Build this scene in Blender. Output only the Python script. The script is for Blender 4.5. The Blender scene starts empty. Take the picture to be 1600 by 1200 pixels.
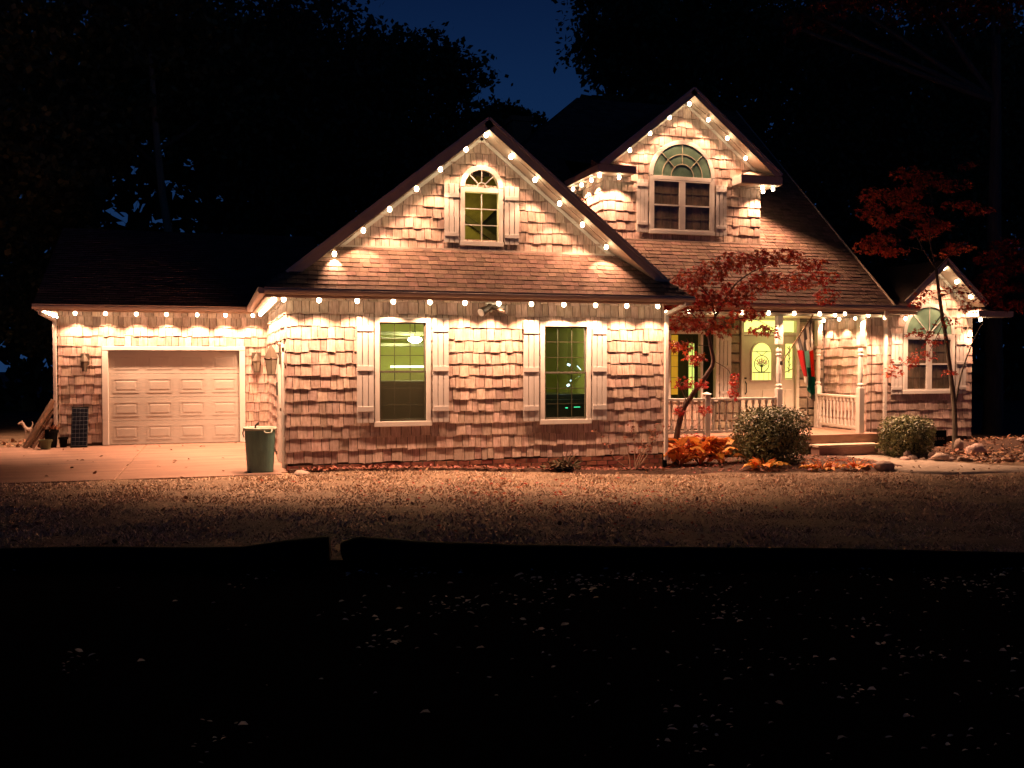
import bpy, math, random
from mathutils import Vector, Matrix
random.seed(7)
C = bpy.context.scene.collection
SC = bpy.context.scene
rad = math.radians

# ---------------------------------------------------------------- camera, sky, exposure
cd = bpy.data.cameras.new('camera'); cam = bpy.data.objects.new('camera', cd); C.objects.link(cam)
cam.location = (0, 0, 1.92)
yaw = math.atan(460/1500.0); pitch = math.atan(38/1500.0)
cam.rotation_euler = (math.pi/2 - pitch, 0, -yaw)
cd.sensor_width = 36; cd.lens = 36*1500/1600.0
cd.clip_end = 500
SC.camera = cam
SC.view_settings.view_transform = 'Standard'
SC.view_settings.look = 'None'
SC.view_settings.gamma = 1
SC.view_settings.use_curve_mapping = False
SC.view_settings.exposure = 1.15
W = bpy.data.worlds.new('World'); SC.world = W; W.use_nodes = True
nt = W.node_tree; nt.nodes.clear()
wo = nt.nodes.new('ShaderNodeOutputWorld'); bg = nt.nodes.new('ShaderNodeBackground')
tc = nt.nodes.new('ShaderNodeTexCoord'); sx = nt.nodes.new('ShaderNodeSeparateXYZ')
rp = nt.nodes.new('ShaderNodeValToRGB')
rp.color_ramp.elements[0].position = 0.0; rp.color_ramp.elements[0].color = (0.012, 0.042, 0.125, 1)
rp.color_ramp.elements[1].position = 0.72; rp.color_ramp.elements[1].color = (0.0004, 0.0009, 0.005, 1)
e = rp.color_ramp.elements.new(0.45); e.color = (0.0014, 0.0044, 0.030, 1)
e = rp.color_ramp.elements.new(0.27); e.color = (0.0052, 0.023, 0.083, 1)
nt.links.new(tc.outputs['Generated'], sx.inputs[0]); nt.links.new(sx.outputs['Z'], rp.inputs[0])
nt.links.new(rp.outputs[0], bg.inputs[0]); bg.inputs[1].default_value = 0.34
nt.links.new(bg.outputs[0], wo.inputs[0])
SC.cycles.max_bounces = 6; SC.cycles.diffuse_bounces = 3; SC.cycles.transparent_max_bounces = 12
SC.cycles.sample_clamp_indirect = 4
SC.cycles.use_denoising = True

LIGHT_COL = (1.0, 0.535, 0.315)
SPOT_W = 80.0

# ---------------------------------------------------------------- materials
MATS = {}
def M(name, col, rough=.7, var=0.0, nscale=6, stretch=(1,1,1), bump=0.0, bscale=40, hue=0.0, metal=0.0, col2=None, mixs=None, emit=None, estr=0, spec=.3, trans=0.0, tl=0.0):
    if name in MATS: return MATS[name]
    m = bpy.data.materials.new(name); m.use_nodes = True; t = m.node_tree; b = t.nodes['Principled BSDF']
    b.inputs['Roughness'].default_value = rough; b.inputs['Metallic'].default_value = metal
    b.inputs['Specular IOR Level'].default_value = spec
    b.inputs['Base Color'].default_value = (*col, 1)
    L = t.links.new
    geo = t.nodes.new('ShaderNodeNewGeometry')
    if var or col2 or hue:
        mp = t.nodes.new('ShaderNodeMapping'); mp.inputs['Scale'].default_value = stretch
        L(geo.outputs['Position'], mp.inputs[0])
        nz = t.nodes.new('ShaderNodeTexNoise'); nz.inputs['Scale'].default_value = nscale; nz.inputs['Detail'].default_value = 5; nz.inputs['Roughness'].default_value = .65
        L(mp.outputs[0], nz.inputs['Vector'])
        cr = t.nodes.new('ShaderNodeMapRange'); cr.inputs['From Min'].default_value = .32; cr.inputs['From Max'].default_value = .68
        cr.inputs['To Min'].default_value = 0; cr.inputs['To Max'].default_value = 1
        L(nz.outputs['Fac'], cr.inputs['Value'])
        mx = t.nodes.new('ShaderNodeMix'); mx.data_type = 'RGBA'
        c2 = col2 if col2 else tuple(c*(1-var) for c in col)
        mx.inputs[6].default_value = (*col, 1); mx.inputs[7].default_value = (*c2, 1)
        L(cr.outputs[0], mx.inputs[0])
        last = mx.outputs[2]
        if hue:
            oi = t.nodes.new('ShaderNodeObjectInfo'); ad = t.nodes.new('ShaderNodeMath'); ad.operation = 'ADD'
            L(oi.outputs['Random'], ad.inputs[0]); L(geo.outputs['Random Per Island'], ad.inputs[1])
            fr = t.nodes.new('ShaderNodeMath'); fr.operation = 'FRACT'; L(ad.outputs[0], fr.inputs[0])
            hs = t.nodes.new('ShaderNodeHueSaturation')
            m1 = t.nodes.new('ShaderNodeMapRange'); m1.inputs['To Min'].default_value = 1-hue; m1.inputs['To Max'].default_value = 1+hue*.8
            L(fr.outputs[0], m1.inputs['Value']); L(m1.outputs[0], hs.inputs['Value'])
            m2 = t.nodes.new('ShaderNodeMath'); m2.operation = 'MULTIPLY'; m2.inputs[1].default_value = 7.31; L(fr.outputs[0], m2.inputs[0])
            m3 = t.nodes.new('ShaderNodeMath'); m3.operation = 'FRACT'; L(m2.outputs[0], m3.inputs[0])
            m4 = t.nodes.new('ShaderNodeMapRange'); m4.inputs['To Min'].default_value = .485; m4.inputs['To Max'].default_value = .515
            L(m3.outputs[0], m4.inputs['Value']); L(m4.outputs[0], hs.inputs['Hue'])
            L(last, hs.inputs['Color']); last = hs.outputs[0]
        L(last, b.inputs['Base Color'])
    if bump:
        n2 = t.nodes.new('ShaderNodeTexNoise'); n2.inputs['Scale'].default_value = bscale; n2.inputs['Detail'].default_value = 4
        mp2 = t.nodes.new('ShaderNodeMapping'); mp2.inputs['Scale'].default_value = stretch
        L(geo.outputs['Position'], mp2.inputs[0]); L(mp2.outputs[0], n2.inputs['Vector'])
        bp = t.nodes.new('ShaderNodeBump'); bp.inputs['Strength'].default_value = bump; bp.inputs['Distance'].default_value = .02
        L(n2.outputs['Fac'], bp.inputs['Height']); L(bp.outputs[0], b.inputs['Normal'])
    if emit:
        b.inputs['Emission Color'].default_value = (*emit, 1); b.inputs['Emission Strength'].default_value = estr
    if tl:
        tn = t.nodes.new('ShaderNodeBsdfTranslucent'); ms = t.nodes.new('ShaderNodeMixShader'); ms.inputs[0].default_value = tl
        if b.inputs['Base Color'].is_linked: L(b.inputs['Base Color'].links[0].from_socket, tn.inputs[0])
        else: tn.inputs[0].default_value = (*col, 1)
        L(b.outputs[0], ms.inputs[1]); L(tn.outputs[0], ms.inputs[2]); L(ms.outputs[0], t.nodes['Material Output'].inputs[0])
    if trans:
        tr = t.nodes.new('ShaderNodeBsdfTransparent'); ms = t.nodes.new('ShaderNodeMixShader'); ms.inputs[0].default_value = trans
        tr.inputs[0].default_value = (1, 1, 1, 1)
        out = t.nodes['Material Output']
        L(b.outputs[0], ms.inputs[1]); L(tr.outputs[0], ms.inputs[2]); L(ms.outputs[0], out.inputs[0])
    MATS[name] = m
    return m

cedar = M('cedar_shingle', (.56,.42,.35), .8, col2=(.31,.205,.16), nscale=9, stretch=(3,3,.45), hue=.30, bump=.5, bscale=60)
wallback = M('wall_sheathing', (.07,.045,.032), .9, var=.3)
asphalt_sh = M('roof_asphalt', (.185,.112,.084), .9, var=.35, nscale=14, hue=.32, bump=.6, bscale=150)
roofback = M('roof_deck', (.055,.036,.028), .95, var=.3)
trim = M('white_trim', (.64,.59,.53), .5, var=.10, nscale=3, stretch=(1,1,.3), bump=.08)
shutter_m = M('shutter_paint', (.54,.49,.45), .6, var=.15, nscale=4, stretch=(4,4,.4), bump=.15)
fascia_m = M('taupe_fascia', (.56,.42,.31), .5, var=.18, nscale=4, bump=.1)
soffit_m = M('soffit_vinyl', (.52,.44,.36), .6, var=.1)
gutter_m = M('gutter_metal', (.50,.40,.33), .45, var=.12, nscale=5)
downm = M('downspout_metal', (.62,.56,.50), .45, var=.1)
brickm = M('brick', (.34,.13,.085), .9, var=.3, nscale=9, hue=.25, bump=.4, bscale=80)
concrete = M('concrete', (.33,.19,.135), .9, col2=(.20,.115,.085), nscale=1.6, stretch=(.4,2,1), bump=.25, bscale=30)
pathm = M('path_gravel', (.42,.33,.26), .95, var=.35, nscale=9, bump=.7, bscale=70)
doorm = M('garage_door_paint', (.42,.37,.32), .5, var=.08, nscale=2)
deckm = M('deck_wood', (.42,.26,.19), .8, var=.35, nscale=6, stretch=(.4,6,1), bump=.3, hue=.12)
entrym = M('entry_door_paint', (.50,.45,.36), .5, var=.1)
stone_m = M('veneer_stone', (.30,.235,.17), .9, var=.45, nscale=4, hue=.35, bump=.7, bscale=18)
mortar_m = M('mortar', (.17,.14,.11), .95, var=.2)
bark = M('maple_bark', (.16,.10,.08), .9, var=.4, nscale=12, stretch=(2,2,.5), bump=.6)
darkbark = M('dark_bark', (.13,.105,.08), .95, var=.5, nscale=5, stretch=(3,3,.4), bump=.6, bscale=15)
redleaf = M('maple_leaf', (.36,.028,.022), .6, col2=(.42,.085,.03), nscale=5, hue=.5, tl=.35)
redleaf2 = M('maple_leaf_bright', (.58,.075,.035), .6, col2=(.38,.03,.02), nscale=6, hue=.4, tl=.3)
rustleaf = M('rust_leaf', (.58,.13,.05), .6, col2=(.36,.05,.03), nscale=3, hue=.45, tl=.35)
oakleaf = M('dark_tree_leaf', (.12,.115,.05), .7, col2=(.08,.10,.04), nscale=1.2, hue=.5, tl=.3)
oakleaf2 = M('russet_tree_leaf', (.15,.085,.045), .7, col2=(.09,.085,.04), nscale=1.2, hue=.5, tl=.3)
boxleaf = M('boxwood_leaf', (.10,.125,.045), .45, col2=(.17,.15,.06), nscale=7, hue=.45, spec=.5)
box_in = M('boxwood_twig', (.10,.07,.045), .9)
hosta_m = M('hosta_leaf', (.85,.22,.05), .5, col2=(.70,.42,.08), nscale=9, hue=.2, bump=.3, bscale=40, tl=.25)
hosta_r = M('hosta_leaf_rusty', (.80,.17,.05), .6, col2=(.60,.28,.08), nscale=11, hue=.25, tl=.25)
litter_m = M('leaf_litter', (.40,.22,.12), .7, col2=(.24,.10,.06), nscale=9, hue=.5)
paleleaf = M('pale_leaf', (.86,.76,.62), .35, col2=(.6,.48,.34), nscale=14, hue=.35, spec=.8, tl=.55)
lawn_m = M('lawn_soil', (.27,.175,.11), .95, col2=(.15,.10,.065), nscale=2.2, bump=.8, bscale=25)
grass_m = M('dry_grass', (.68,.49,.36), .8, col2=(.42,.28,.19), nscale=.9, hue=.45)
mulch = M('mulch', (.11,.058,.04), .95, var=.5, nscale=14, bump=1.0, bscale=50)
road_m = M('dark_asphalt_road', (.012,.010,.009), .95, var=.4, nscale=8, bump=.4, bscale=60, spec=.0)  # even near-black matte colour, without sheen
blackp = M('black_plastic', (.008,.008,.009), .8, var=.2, bump=.2, spec=.05)
rockm = M('rock', (.46,.33,.27), .9, var=.4, nscale=8, hue=.35, bump=.7, bscale=25)
binm = M('bin_plastic', (.13,.25,.20), .5, col2=(.09,.17,.14), nscale=5, stretch=(3,3,.5), bump=.2)
binrim = M('bin_rim', (.33,.36,.28), .5)
glassd = M('dark_glass', (.02,.02,.018), .08, spec=.6)
glass = M('window_glass', (.02,.025,.015), .06, spec=.6, trans=.88)
screen = M('insect_screen', (.07,.068,.035), .6, trans=.55)
tealglass = M('arch_glass', (.12,.19,.13), .12, col2=(.07,.12,.08), nscale=5, spec=.8)
roomg = M('room_paint', (.50,.50,.17), .8, var=.1)
roomd = M('room_dark', (.08,.075,.045), .8, var=.3)
atticw = M('attic_wood', (.42,.33,.10), .8, var=.4, nscale=4)
curtain = M('blind_cloth', (.17,.14,.11), .9, var=.2)
lampm = M('lit_lamp', (1,1,.8), .5, emit=(1,1,.55), estr=14)
tubem = M('lit_tube', (1,1,.8), .5, emit=(.85,1,.35), estr=3)
bluel = M('glint_blue', (.7,.9,1), .5, emit=(.6,.9,1), estr=1.2)
greenl = M('green_light', (.1,.8,.4), .5, emit=(.05,.9,.4), estr=.5)
litglass = M('lit_frosted_glass', (.8,.8,.3), .4, emit=(.80,.84,.20), estr=.75)
litglass2 = M('lit_door_glass', (.8,.8,.3), .4, emit=(.66,.70,.16), estr=.68)
amber = M('amber_curtain', (.55,.32,.02), .8, emit=(.55,.30,.02), estr=.35)
leadm = M('leaded_metal', (.05,.05,.03), .6)
orangeg = M('stained_orange', (.45,.22,.10), .4, emit=(.45,.22,.10), estr=.35)
blackmetal = M('black_metal', (.03,.028,.025), .4)
pewter = M('aged_metal', (.09,.07,.05), .5, metal=.3)
lampglass = M('lantern_glass', (.20,.165,.12), .2, spec=.8)
bulbm = M('bulb_glow', (1,.9,.7), .4, emit=(1.0,.78,.48), estr=15)
solarm = M('solar_cell', (.008,.009,.014), .25, var=.2, spec=.5)
solarl = M('solar_line', (.13,.13,.14), .5)
boardm = M('weathered_board', (.36,.22,.15), .85, var=.4, nscale=8, stretch=(4,4,.6), bump=.4, hue=.2)
potm = M('olive_pot', (.10,.105,.05), .5, var=.2)
ceram = M('pale_ornament', (.45,.33,.26), .7, var=.4, nscale=12)
cordm = M('brown_cord', (.12,.07,.05), .7)

# ---------------------------------------------------------------- mesh helpers
WL = {}    # world origin of each object
def setup(o, parent, loc=(0,0,0)):
    C.objects.link(o)
    loc = Vector(loc); WL[o.name] = loc
    if parent is not None:
        o.parent = parent; o.location = loc - WL[parent.name]
    else:
        o.location = loc
    return o
def tag(o, label=None, cat=None, group=None, kind=None):
    if label: o['label'] = label
    if cat: o['category'] = cat
    if group: o['group'] = group
    if kind: o['kind'] = kind
    return o
def thing(name, label, cat, loc=(0,0,0), group=None):
    o = bpy.data.objects.new(name, None); o.empty_display_size = .2
    setup(o, None, loc); return tag(o, label, cat, group)

class MB:
    def __init__(s): s.v = []; s.f = []; s.mi = []
    def add(s, vs, fs, mi=0):
        b = len(s.v); s.v += [tuple(p) for p in vs]; s.f += [tuple(b+i for i in f) for f in fs]; s.mi += [mi]*len(fs); return s
    def box(s, x0, x1, y0, y1, z0, z1, mi=0):
        return s.add([(x0,y0,z0),(x1,y0,z0),(x1,y1,z0),(x0,y1,z0),(x0,y0,z1),(x1,y0,z1),(x1,y1,z1),(x0,y1,z1)],
            [(0,3,2,1),(4,5,6,7),(0,1,5,4),(1,2,6,5),(2,3,7,6),(3,0,4,7)], mi)
    def beam(s, p, q, w, h, up=(0,0,1), mi=0):     # box along p->q, width w (side), height h (along up)
        p = Vector(p); q = Vector(q); d = (q-p).normalized(); a = d.cross(Vector(up)).normalized()*(w/2); b = a.cross(d).normalized()*(h/2)
        vs = [p-a-b, p+a-b, p+a+b, p-a+b, q-a-b, q+a-b, q+a+b, q-a+b]
        return s.add(vs, [(0,1,2,3),(7,6,5,4),(0,4,5,1),(1,5,6,2),(2,6,7,3),(3,7,4,0)], mi)
    def slab(s, poly, t, mi=0):                 # polygon extruded by vector t
        n = len(poly); t = Vector(t); vs = [Vector(p) for p in poly]; vs += [p+t for p in vs[:n]]
        fs = [tuple(range(n)), tuple(range(2*n-1, n-1, -1))] + [(i, i+n, (i+1)%n+n, (i+1)%n) for i in range(n)]
        return s.add(vs, fs, mi)
    def tube(s, pts, rs, n=8, mi=0, cap=True):
        pts = [Vector(p) for p in pts]
        if not isinstance(rs, (list, tuple)): rs = [rs]*len(pts)
        b = len(s.v); m = len(pts); ref = None
        for i, p in enumerate(pts):
            d = (pts[min(i+1, m-1)] - pts[max(i-1, 0)]).normalized()
            if ref is None: ref = Vector((0,0,1)) if abs(d.z) < .9 else Vector((1,0,0))
            a = d.cross(ref).normalized(); c = a.cross(d).normalized(); ref = c
            for k in range(n):
                an = 2*math.pi*k/n; s.v.append(tuple(p + (a*math.cos(an) + c*math.sin(an))*rs[i]))
        for i in range(m-1):
            for k in range(n):
                s.f.append((b+i*n+k, b+i*n+(k+1)%n, b+(i+1)*n+(k+1)%n, b+(i+1)*n+k)); s.mi.append(mi)
        if cap:
            s.f.append(tuple(b+k for k in range(n))[::-1]); s.f.append(tuple(b+(m-1)*n+k for k in range(n))); s.mi += [mi, mi]
        return s
    def lathe(s, c, prof, n=12, mi=0):          # prof: list of (r, z)
        return s.tube_prof(c, prof, n, mi)
    def tube_prof(s, c, prof, n, mi):
        b = len(s.v); m = len(prof)
        for r, z in prof:
            for k in range(n):
                an = 2*math.pi*(k+.5)/n; s.v.append((c[0]+r*math.cos(an), c[1]+r*math.sin(an), c[2]+z))
        for i in range(m-1):
            for k in range(n):
                s.f.append((b+i*n+k, b+i*n+(k+1)%n, b+(i+1)*n+(k+1)%n, b+(i+1)*n+k)); s.mi.append(mi)
        s.f.append(tuple(b+k for k in range(n))[::-1]); s.f.append(tuple(b+(m-1)*n+k for k in range(n))); s.mi += [mi, mi]
        return s
    def arch(s, cx, y0, y1, zc, ri, ro, a0=0, a1=math.pi, n=20, mi=0):   # ring segment in the xz plane
        vs = []
        for k in range(n+1):
            an = a0+(a1-a0)*k/n; c, sn = math.cos(an), math.sin(an)
            vs += [(cx+ri*c,y0,zc+ri*sn),(cx+ro*c,y0,zc+ro*sn),(cx+ro*c,y1,zc+ro*sn),(cx+ri*c,y1,zc+ri*sn)]
        fs = []
        for k in range(n):
            a = 4*k; b = a+4
            fs += [(a,a+1,b+1,b),(a+1,a+2,b+2,b+1),(a+2,a+3,b+3,b+2),(a+3,a,b,b+3)]
        fs += [(3,2,1,0),(4*n,4*n+1,4*n+2,4*n+3)]
        return s.add(vs, fs, mi)
    def build(s, name, mat, parent=None, smooth=False, bevel=0, loc=None):
        me = bpy.data.meshes.new(name)
        o0 = Vector(loc) if loc is not None else Vector((0,0,0))
        me.from_pydata([tuple(Vector(v)-o0) for v in s.v] if loc is not None else s.v, [], s.f)
        ms = mat if isinstance(mat, (list, tuple)) else [mat]
        for m in ms: me.materials.append(m)
        if len(ms) > 1: me.polygons.foreach_set('material_index', s.mi)
        if smooth: me.polygons.foreach_set('use_smooth', [True]*len(me.polygons))
        me.update()
        o = bpy.data.objects.new(name, me)
        setup(o, parent, o0)
        if bevel:
            bv = o.modifiers.new('bevel', 'BEVEL'); bv.width = bevel; bv.segments = 2; bv.limit_method = 'ANGLE'
        return o
def inst(name, me, parent, loc, mat3=None):
    o = bpy.data.objects.new(name, me); setup(o, parent, loc)
    if mat3 is not None:
        l = o.location.copy(); o.matrix_local = Matrix.Translation(l) @ mat3.to_4x4()
    return o

# wedge tiles for siding and roofing -----------------------------------------
def wedge_mesh(name, mat, k):
    r = random.Random(k); me = bpy.data.meshes.new(name)
    a, b, c = [r.uniform(-.035, .035) for _ in range(3)]
    vs = [(0,a,0),(.5,b,0),(1,c,0),(1,1,0),(0,1,0),(0,a,1),(.5,b,.92),(1,c,1),(1,1,.12),(0,1,.12)]
    me.from_pydata(vs, [], [(0,4,3,2,1),(5,6,7,8,9),(0,1,6,5),(1,2,7,6),(2,3,8,7),(3,4,9,8),(4,0,5,9)])
    me.materials.append(mat); me.update(); return me
def tiles(name, parent, O, u, v, n, rng, vmax, ex, wmin, wmax, th, mat, openings=(), lap=.03, jit=.017, indiv=0, stuffmb=None, gap=.011, avoid=None, seed=1, thj=.38):
    r = random.Random(seed); O, u, v, n = Vector(O), Vector(u).normalized(), Vector(v).normalized(), Vector(n).normalized()
    todo = []; row = 0; v0 = 0.0
    while v0 < vmax-.02:
        vt = min(v0+ex+lap, vmax); vm = v0+ex*.5
        a, b = rng(v0+.001)
        if b-a > .05:
            ints = [(a, b)]
            for (ua, ub, va, vb) in openings:
                if va < vm < vb < v0+ex-.03:
                    x = max(ua, a)
                    while x < min(ub, b)-.02:
                        w = min(r.uniform(wmin, wmax), ub-x); todo.append((x, x+w, vb-.01, vt, th)); x += w
            for (ua, ub, va, vb) in openings:
                if va < vm < vb:
                    new = []
                    for (p, q) in ints:
                        if ub <= p or ua >= q: new.append((p, q))
                        else:
                            if ua > p: new.append((p, ua))
                            if ub < q: new.append((ub, q))
                    ints = new
            if avoid: ints = [w for p, q in ints for w in avoid(p, q, vm)]
            for (p, q) in ints:
                x = p
                off = r.uniform(.3, 1)
                while x < q-.01:
                    w = r.uniform(wmin, wmax)*off; off = 1
                    if q-(x+w) < wmin*.5: w = q-x
                    todo.append((x, x+w, v0+r.uniform(-jit, jit), vt, th*r.uniform(1-thj, 1+thj)))
                    x += w
        v0 += ex; row += 1
    basis_n = n
    mb = stuffmb if stuffmb is not None else MB()
    inds = []
    if indiv:
        todo.sort(key=lambda t: t[0]); inds = todo[:indiv]; todo = todo[indiv:]
        key = mat.name
        lib = WEDGE.setdefault(key, [wedge_mesh(name, mat, k) for k in range(8)])
        for (x0, x1, va, vb, t) in inds:
            m3 = Matrix((u*(x1-x0-gap), v*(vb-va), n*t)).transposed()
            inst(name, r.choice(lib), parent, O+u*(x0+gap/2)+v*va, m3)
    for (x0, x1, va, vb, t) in todo:
        at, bt = rng(min(vb, vmax-.001))
        xa, xb = x0+gap/2, x1-gap/2
        ta, tb = min(max(xa, at), bt), min(max(xb, at), bt)
        if xb-xa < .005: continue
        P = lambda uu, vv, k: O+u*uu+v*vv+n*k
        ja, jb = r.uniform(-.006,.006), r.uniform(-.006,.006)
        mb.add([P(xa,va+ja,0),P(xb,va+jb,0),P(tb,vb,0),P(ta,vb,0),P(xa,va+ja,t),P(xb,va+jb,t),P(tb,vb,t*.12),P(ta,vb,t*.12)],
            [(0,3,2,1),(4,5,6,7),(0,1,5,4),(1,2,6,5),(2,3,7,6),(3,0,4,7)])
    return mb
WEDGE = {}

def wall_cells(mb, u0, u1, z0, z1, ops, f):     # f(ua,ub,za,zb) adds a box; ops = openings in (u0,u1,z0,z1)
    us = sorted({u0, u1, *[c for o in ops for c in o[:2]]}); zs = sorted({z0, z1, *[c for o in ops for c in o[2:]]})
    for i in range(len(us)-1):
        for j in range(len(zs)-1):
            um, zm = (us[i]+us[i+1])/2, (zs[j]+zs[j+1])/2
            if any(o[0] < um < o[1] and o[2] < zm < o[3] for o in ops): continue
            f(us[i], us[i+1], zs[j], zs[j+1])

# ================================================================ GROUND
def gz(x, y):
    t = min(max((x-2)/6.5, 0), 1); t = t*t*(3-2*t)
    s = min(max((y-8)/5, 0), 1)
    z = -.2*t*s - .12*(1-s)
    if x > 15.5 and y > 16: z += .06*min(1, (x-15.5)/2)
    return z
def grid(name, x0, x1, y0, y1, nx, ny, mat, zf, dz=0, kind='structure', parent=None):
    vs = [(x0+(x1-x0)*i/nx, y0+(y1-y0)*j/ny, 0) for j in range(ny+1) for i in range(nx+1)]
    vs = [(x, y, zf(x, y)+dz) for x, y, _ in vs]
    fs = [(j*(nx+1)+i, j*(nx+1)+i+1, (j+1)*(nx+1)+i+1, (j+1)*(nx+1)+i) for j in range(ny) for i in range(nx)]
    mb = MB(); mb.v = vs; mb.f = fs; mb.mi = [0]*len(fs)
    o = mb.build(name, mat, parent, smooth=True); tag(o, kind=kind); return o
rg = random.Random(3)
grid('ground', -150, 150, -60, 220, 60, 56, mulch, lambda x, y: -.62)
# lawn sheet with a soft lumpy relief; its front edge is held by the black edging
def edgey(x): return 9.65-.3067*(x-1.2)
LX0, LX1 = -22.0, 40.0
def lawn():
    mb = MB(); nx, ny = 300, 90; vs = []
    for j in range(ny+1):
        for i in range(nx+1):
            x = LX0+(LX1-LX0)*i/nx; ya = edgey(x)+.02; t = j/ny; y = ya+(60-ya)*t**1.8
            z = gz(x, y) + .016*math.sin(x*2.7+y*1.9)*math.sin(y*3.1-x*.8) + .01*rg.random()
            vs.append((x, y, z-.012))
    mb.v = vs
    mb.f = [(j*(nx+1)+i, j*(nx+1)+i+1, (j+1)*(nx+1)+i+1, (j+1)*(nx+1)+i) for j in range(ny) for i in range(nx)]
    mb.mi = [0]*len(mb.f)
    return mb
tag(lawn().build('lawn', lawn_m, None, smooth=True), kind='structure')
rz = MB(); rz.add([(-60, edgey(-60)+.05, -.135), (-60, -60, -.14), (60, -60, -.14), (60, edgey(60)+.05, -.135)], [(0,1,2,3)])
tag(rz.build('road', road_m), kind='structure')
# driveway slab in two pours with a joint
dv = MB(); Jx = lambda y: -1.58+(y-16.47)*.008
dv.slab([(-14,16.45,.012),(-1.59,16.45,.012),(-1.55,23.05,.012),(-14,23.05,.012)][::1], (0,0,-.14))
dv.slab([(-1.565,16.45,.012),(1.02,16.45,.012),(1.02,16.71,.012),(1.14,16.71,.012),(1.14,23.05,.012),(-1.525,23.05,.012)], (0,0,-.14))
dv.box(-6, 1.1, 23.02, 23.3, -.13, .008)
tag(dv.build('driveway', concrete, bevel=.008), kind='structure')
# mulch bed along the house
bed = MB(); pts = []
def bedpoly(pl, dz):
    nb = MB(); n = len(pl)
    nb.add([(x, y, gz(x, y)+dz) for x, y in pl], [tuple(range(n))]); return nb
for nm, pl in (('flower_bed', [(1.15,16.62),(3,16.5),(5,16.35),(7,16.1),(8.5,15.9),(10.2,15.6),(11.6,15.35),(12.9,15.2),(13.2,15.6),(12.9,16.3),(12.5,17.4),(12.45,18.3),(12.4,19.0),(8.2,19.0),(8.2,16.72),(1.15,16.72)]),):
    mb = MB(); n = len(pl)
    k = 26
    # strips between front and back edges
    vs = []; 
    for i in range(k+1):
        x = 1.15+(12.9-1.15)*i/k
        yf_ = 16.62-.02*(x-1.15)*(x-1.15)*.58 if x < 8 else 15.95-.15*(x-8)
        yb = 16.74 if x < 8.2 else 18.6
        for j in range(7):
            y = yf_+(yb-yf_)*j/6; vs.append((x, y, gz(x, y)+(-.03 if j == 0 else .03+.03*rg.random())))
    mb.v = vs; mb.f = [(i*7+j, (i+1)*7+j, (i+1)*7+j+1, i*7+j+1) for i in range(k) for j in range(6)]; mb.mi = [0]*len(mb.f)
    tag(mb.build(nm, mulch), kind='structure')
# path curving from the steps to the right
cen = [((12.55,18.1),(14.1,18.2)),((12.35,17.2),(14.1,17.4)),((12.25,16.4),(14.15,16.7)),((12.2,15.7),(14.35,16.1)),((12.3,15.0),(14.7,15.5)),((12.9,14.6),(15.2,15.0)),((13.9,14.45),(16.2,14.75)),((14.2,14.4),(16.4,14.6))]
pm = MB(); vs = []
for a, b in cen:
    for k in range(9):
        t = (-.01,.01,.17,.33,.5,.67,.83,.99,1.01)[k]; x = a[0]+(b[0]-a[0])*t; y = a[1]+(b[1]-a[1])*t; vs.append((x, y, gz(x, y)+(-.05 if k in (0, 8) or a == cen[-1][0] else .03)))
pm.v = vs; pm.f = [(i*9+k, i*9+k+1, (i+1)*9+k+1, (i+1)*9+k)[::-1] for i in range(len(cen)-1) for k in range(8)]; pm.mi = [0]*len(pm.f)
tag(pm.build('path', pathm, smooth=True), kind='structure')
# raised stony bed on the right
rb = MB(); vs = []
for i in range(31):
    for j in range(15):
        x = 13.9+12*i/30; ty = j/14; ya = 15.2+.0*(x-14) if x > 16 else 15.6+(16-x)*.55; y = ya+(20.5-ya)*ty
        h = .05+.2*math.sin(math.pi*min(1, ty*1.3))*min(1, (x-13.9)/3)
        vs.append((x, y, gz(x, y)+h+.03*rg.random()))
rb.v = [(p[0], p[1], p[2]-(.16 if i % 15 == 0 else 0)) for i, p in enumerate(vs)]; rb.f = [(i*15+j, (i+1)*15+j, (i+1)*15+j+1, i*15+j+1) for i in range(30) for j in range(14)]; rb.mi = [0]*len(rb.f)
tag(rb.build('planting_bed', mulch), kind='structure')

# ================================================================ HOUSE
H = thing('house', 'cedar shingled house with attached garage, two lit gables and white trim', 'house', (4.6, 16.73, 0))
YF = 16.73; YG = 23.01
def part(mb, name, mat, parent=H, **k): return mb.build(name, mat, parent, **k)

# --- wing front wall
W1 = (2.62, 3.62, .78, 2.66); W2 = (5.67, 6.67, .76, 2.62)
wf = MB(); wall_cells(wf, 1.13, 8.16, .1, 3.06, [(W1[0]+.05,W1[1]-.05,W1[2]+.05,W1[3]-.05),(W2[0]+.05,W2[1]-.05,W2[2]+.05,W2[3]-.05)], lambda a,b,c,d: wf.box(a,b,YF+.03,YF+.15,c,d))
wall_front = part(wf, 'wall', wallback)
SM = MB()   # every shingle past the 300 largest
shut_ops = []
EX = .215
TH = .027
v_front = tiles('shingle', wall_front, (1.105, YF+.03, .13), (1,0,0), (0,0,1), (0,-1,0), lambda v: (0, 7.08), 2.9, EX, .10, .20, TH, cedar,
    openings=[(W1[0]-1.105, W1[1]-1.105, W1[2]-.13, W1[3]-.13), (W2[0]-1.105, W2[1]-1.105, W2[2]-.13, W2[3]-.13)], indiv=300, stuffmb=SM, seed=5)
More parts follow.
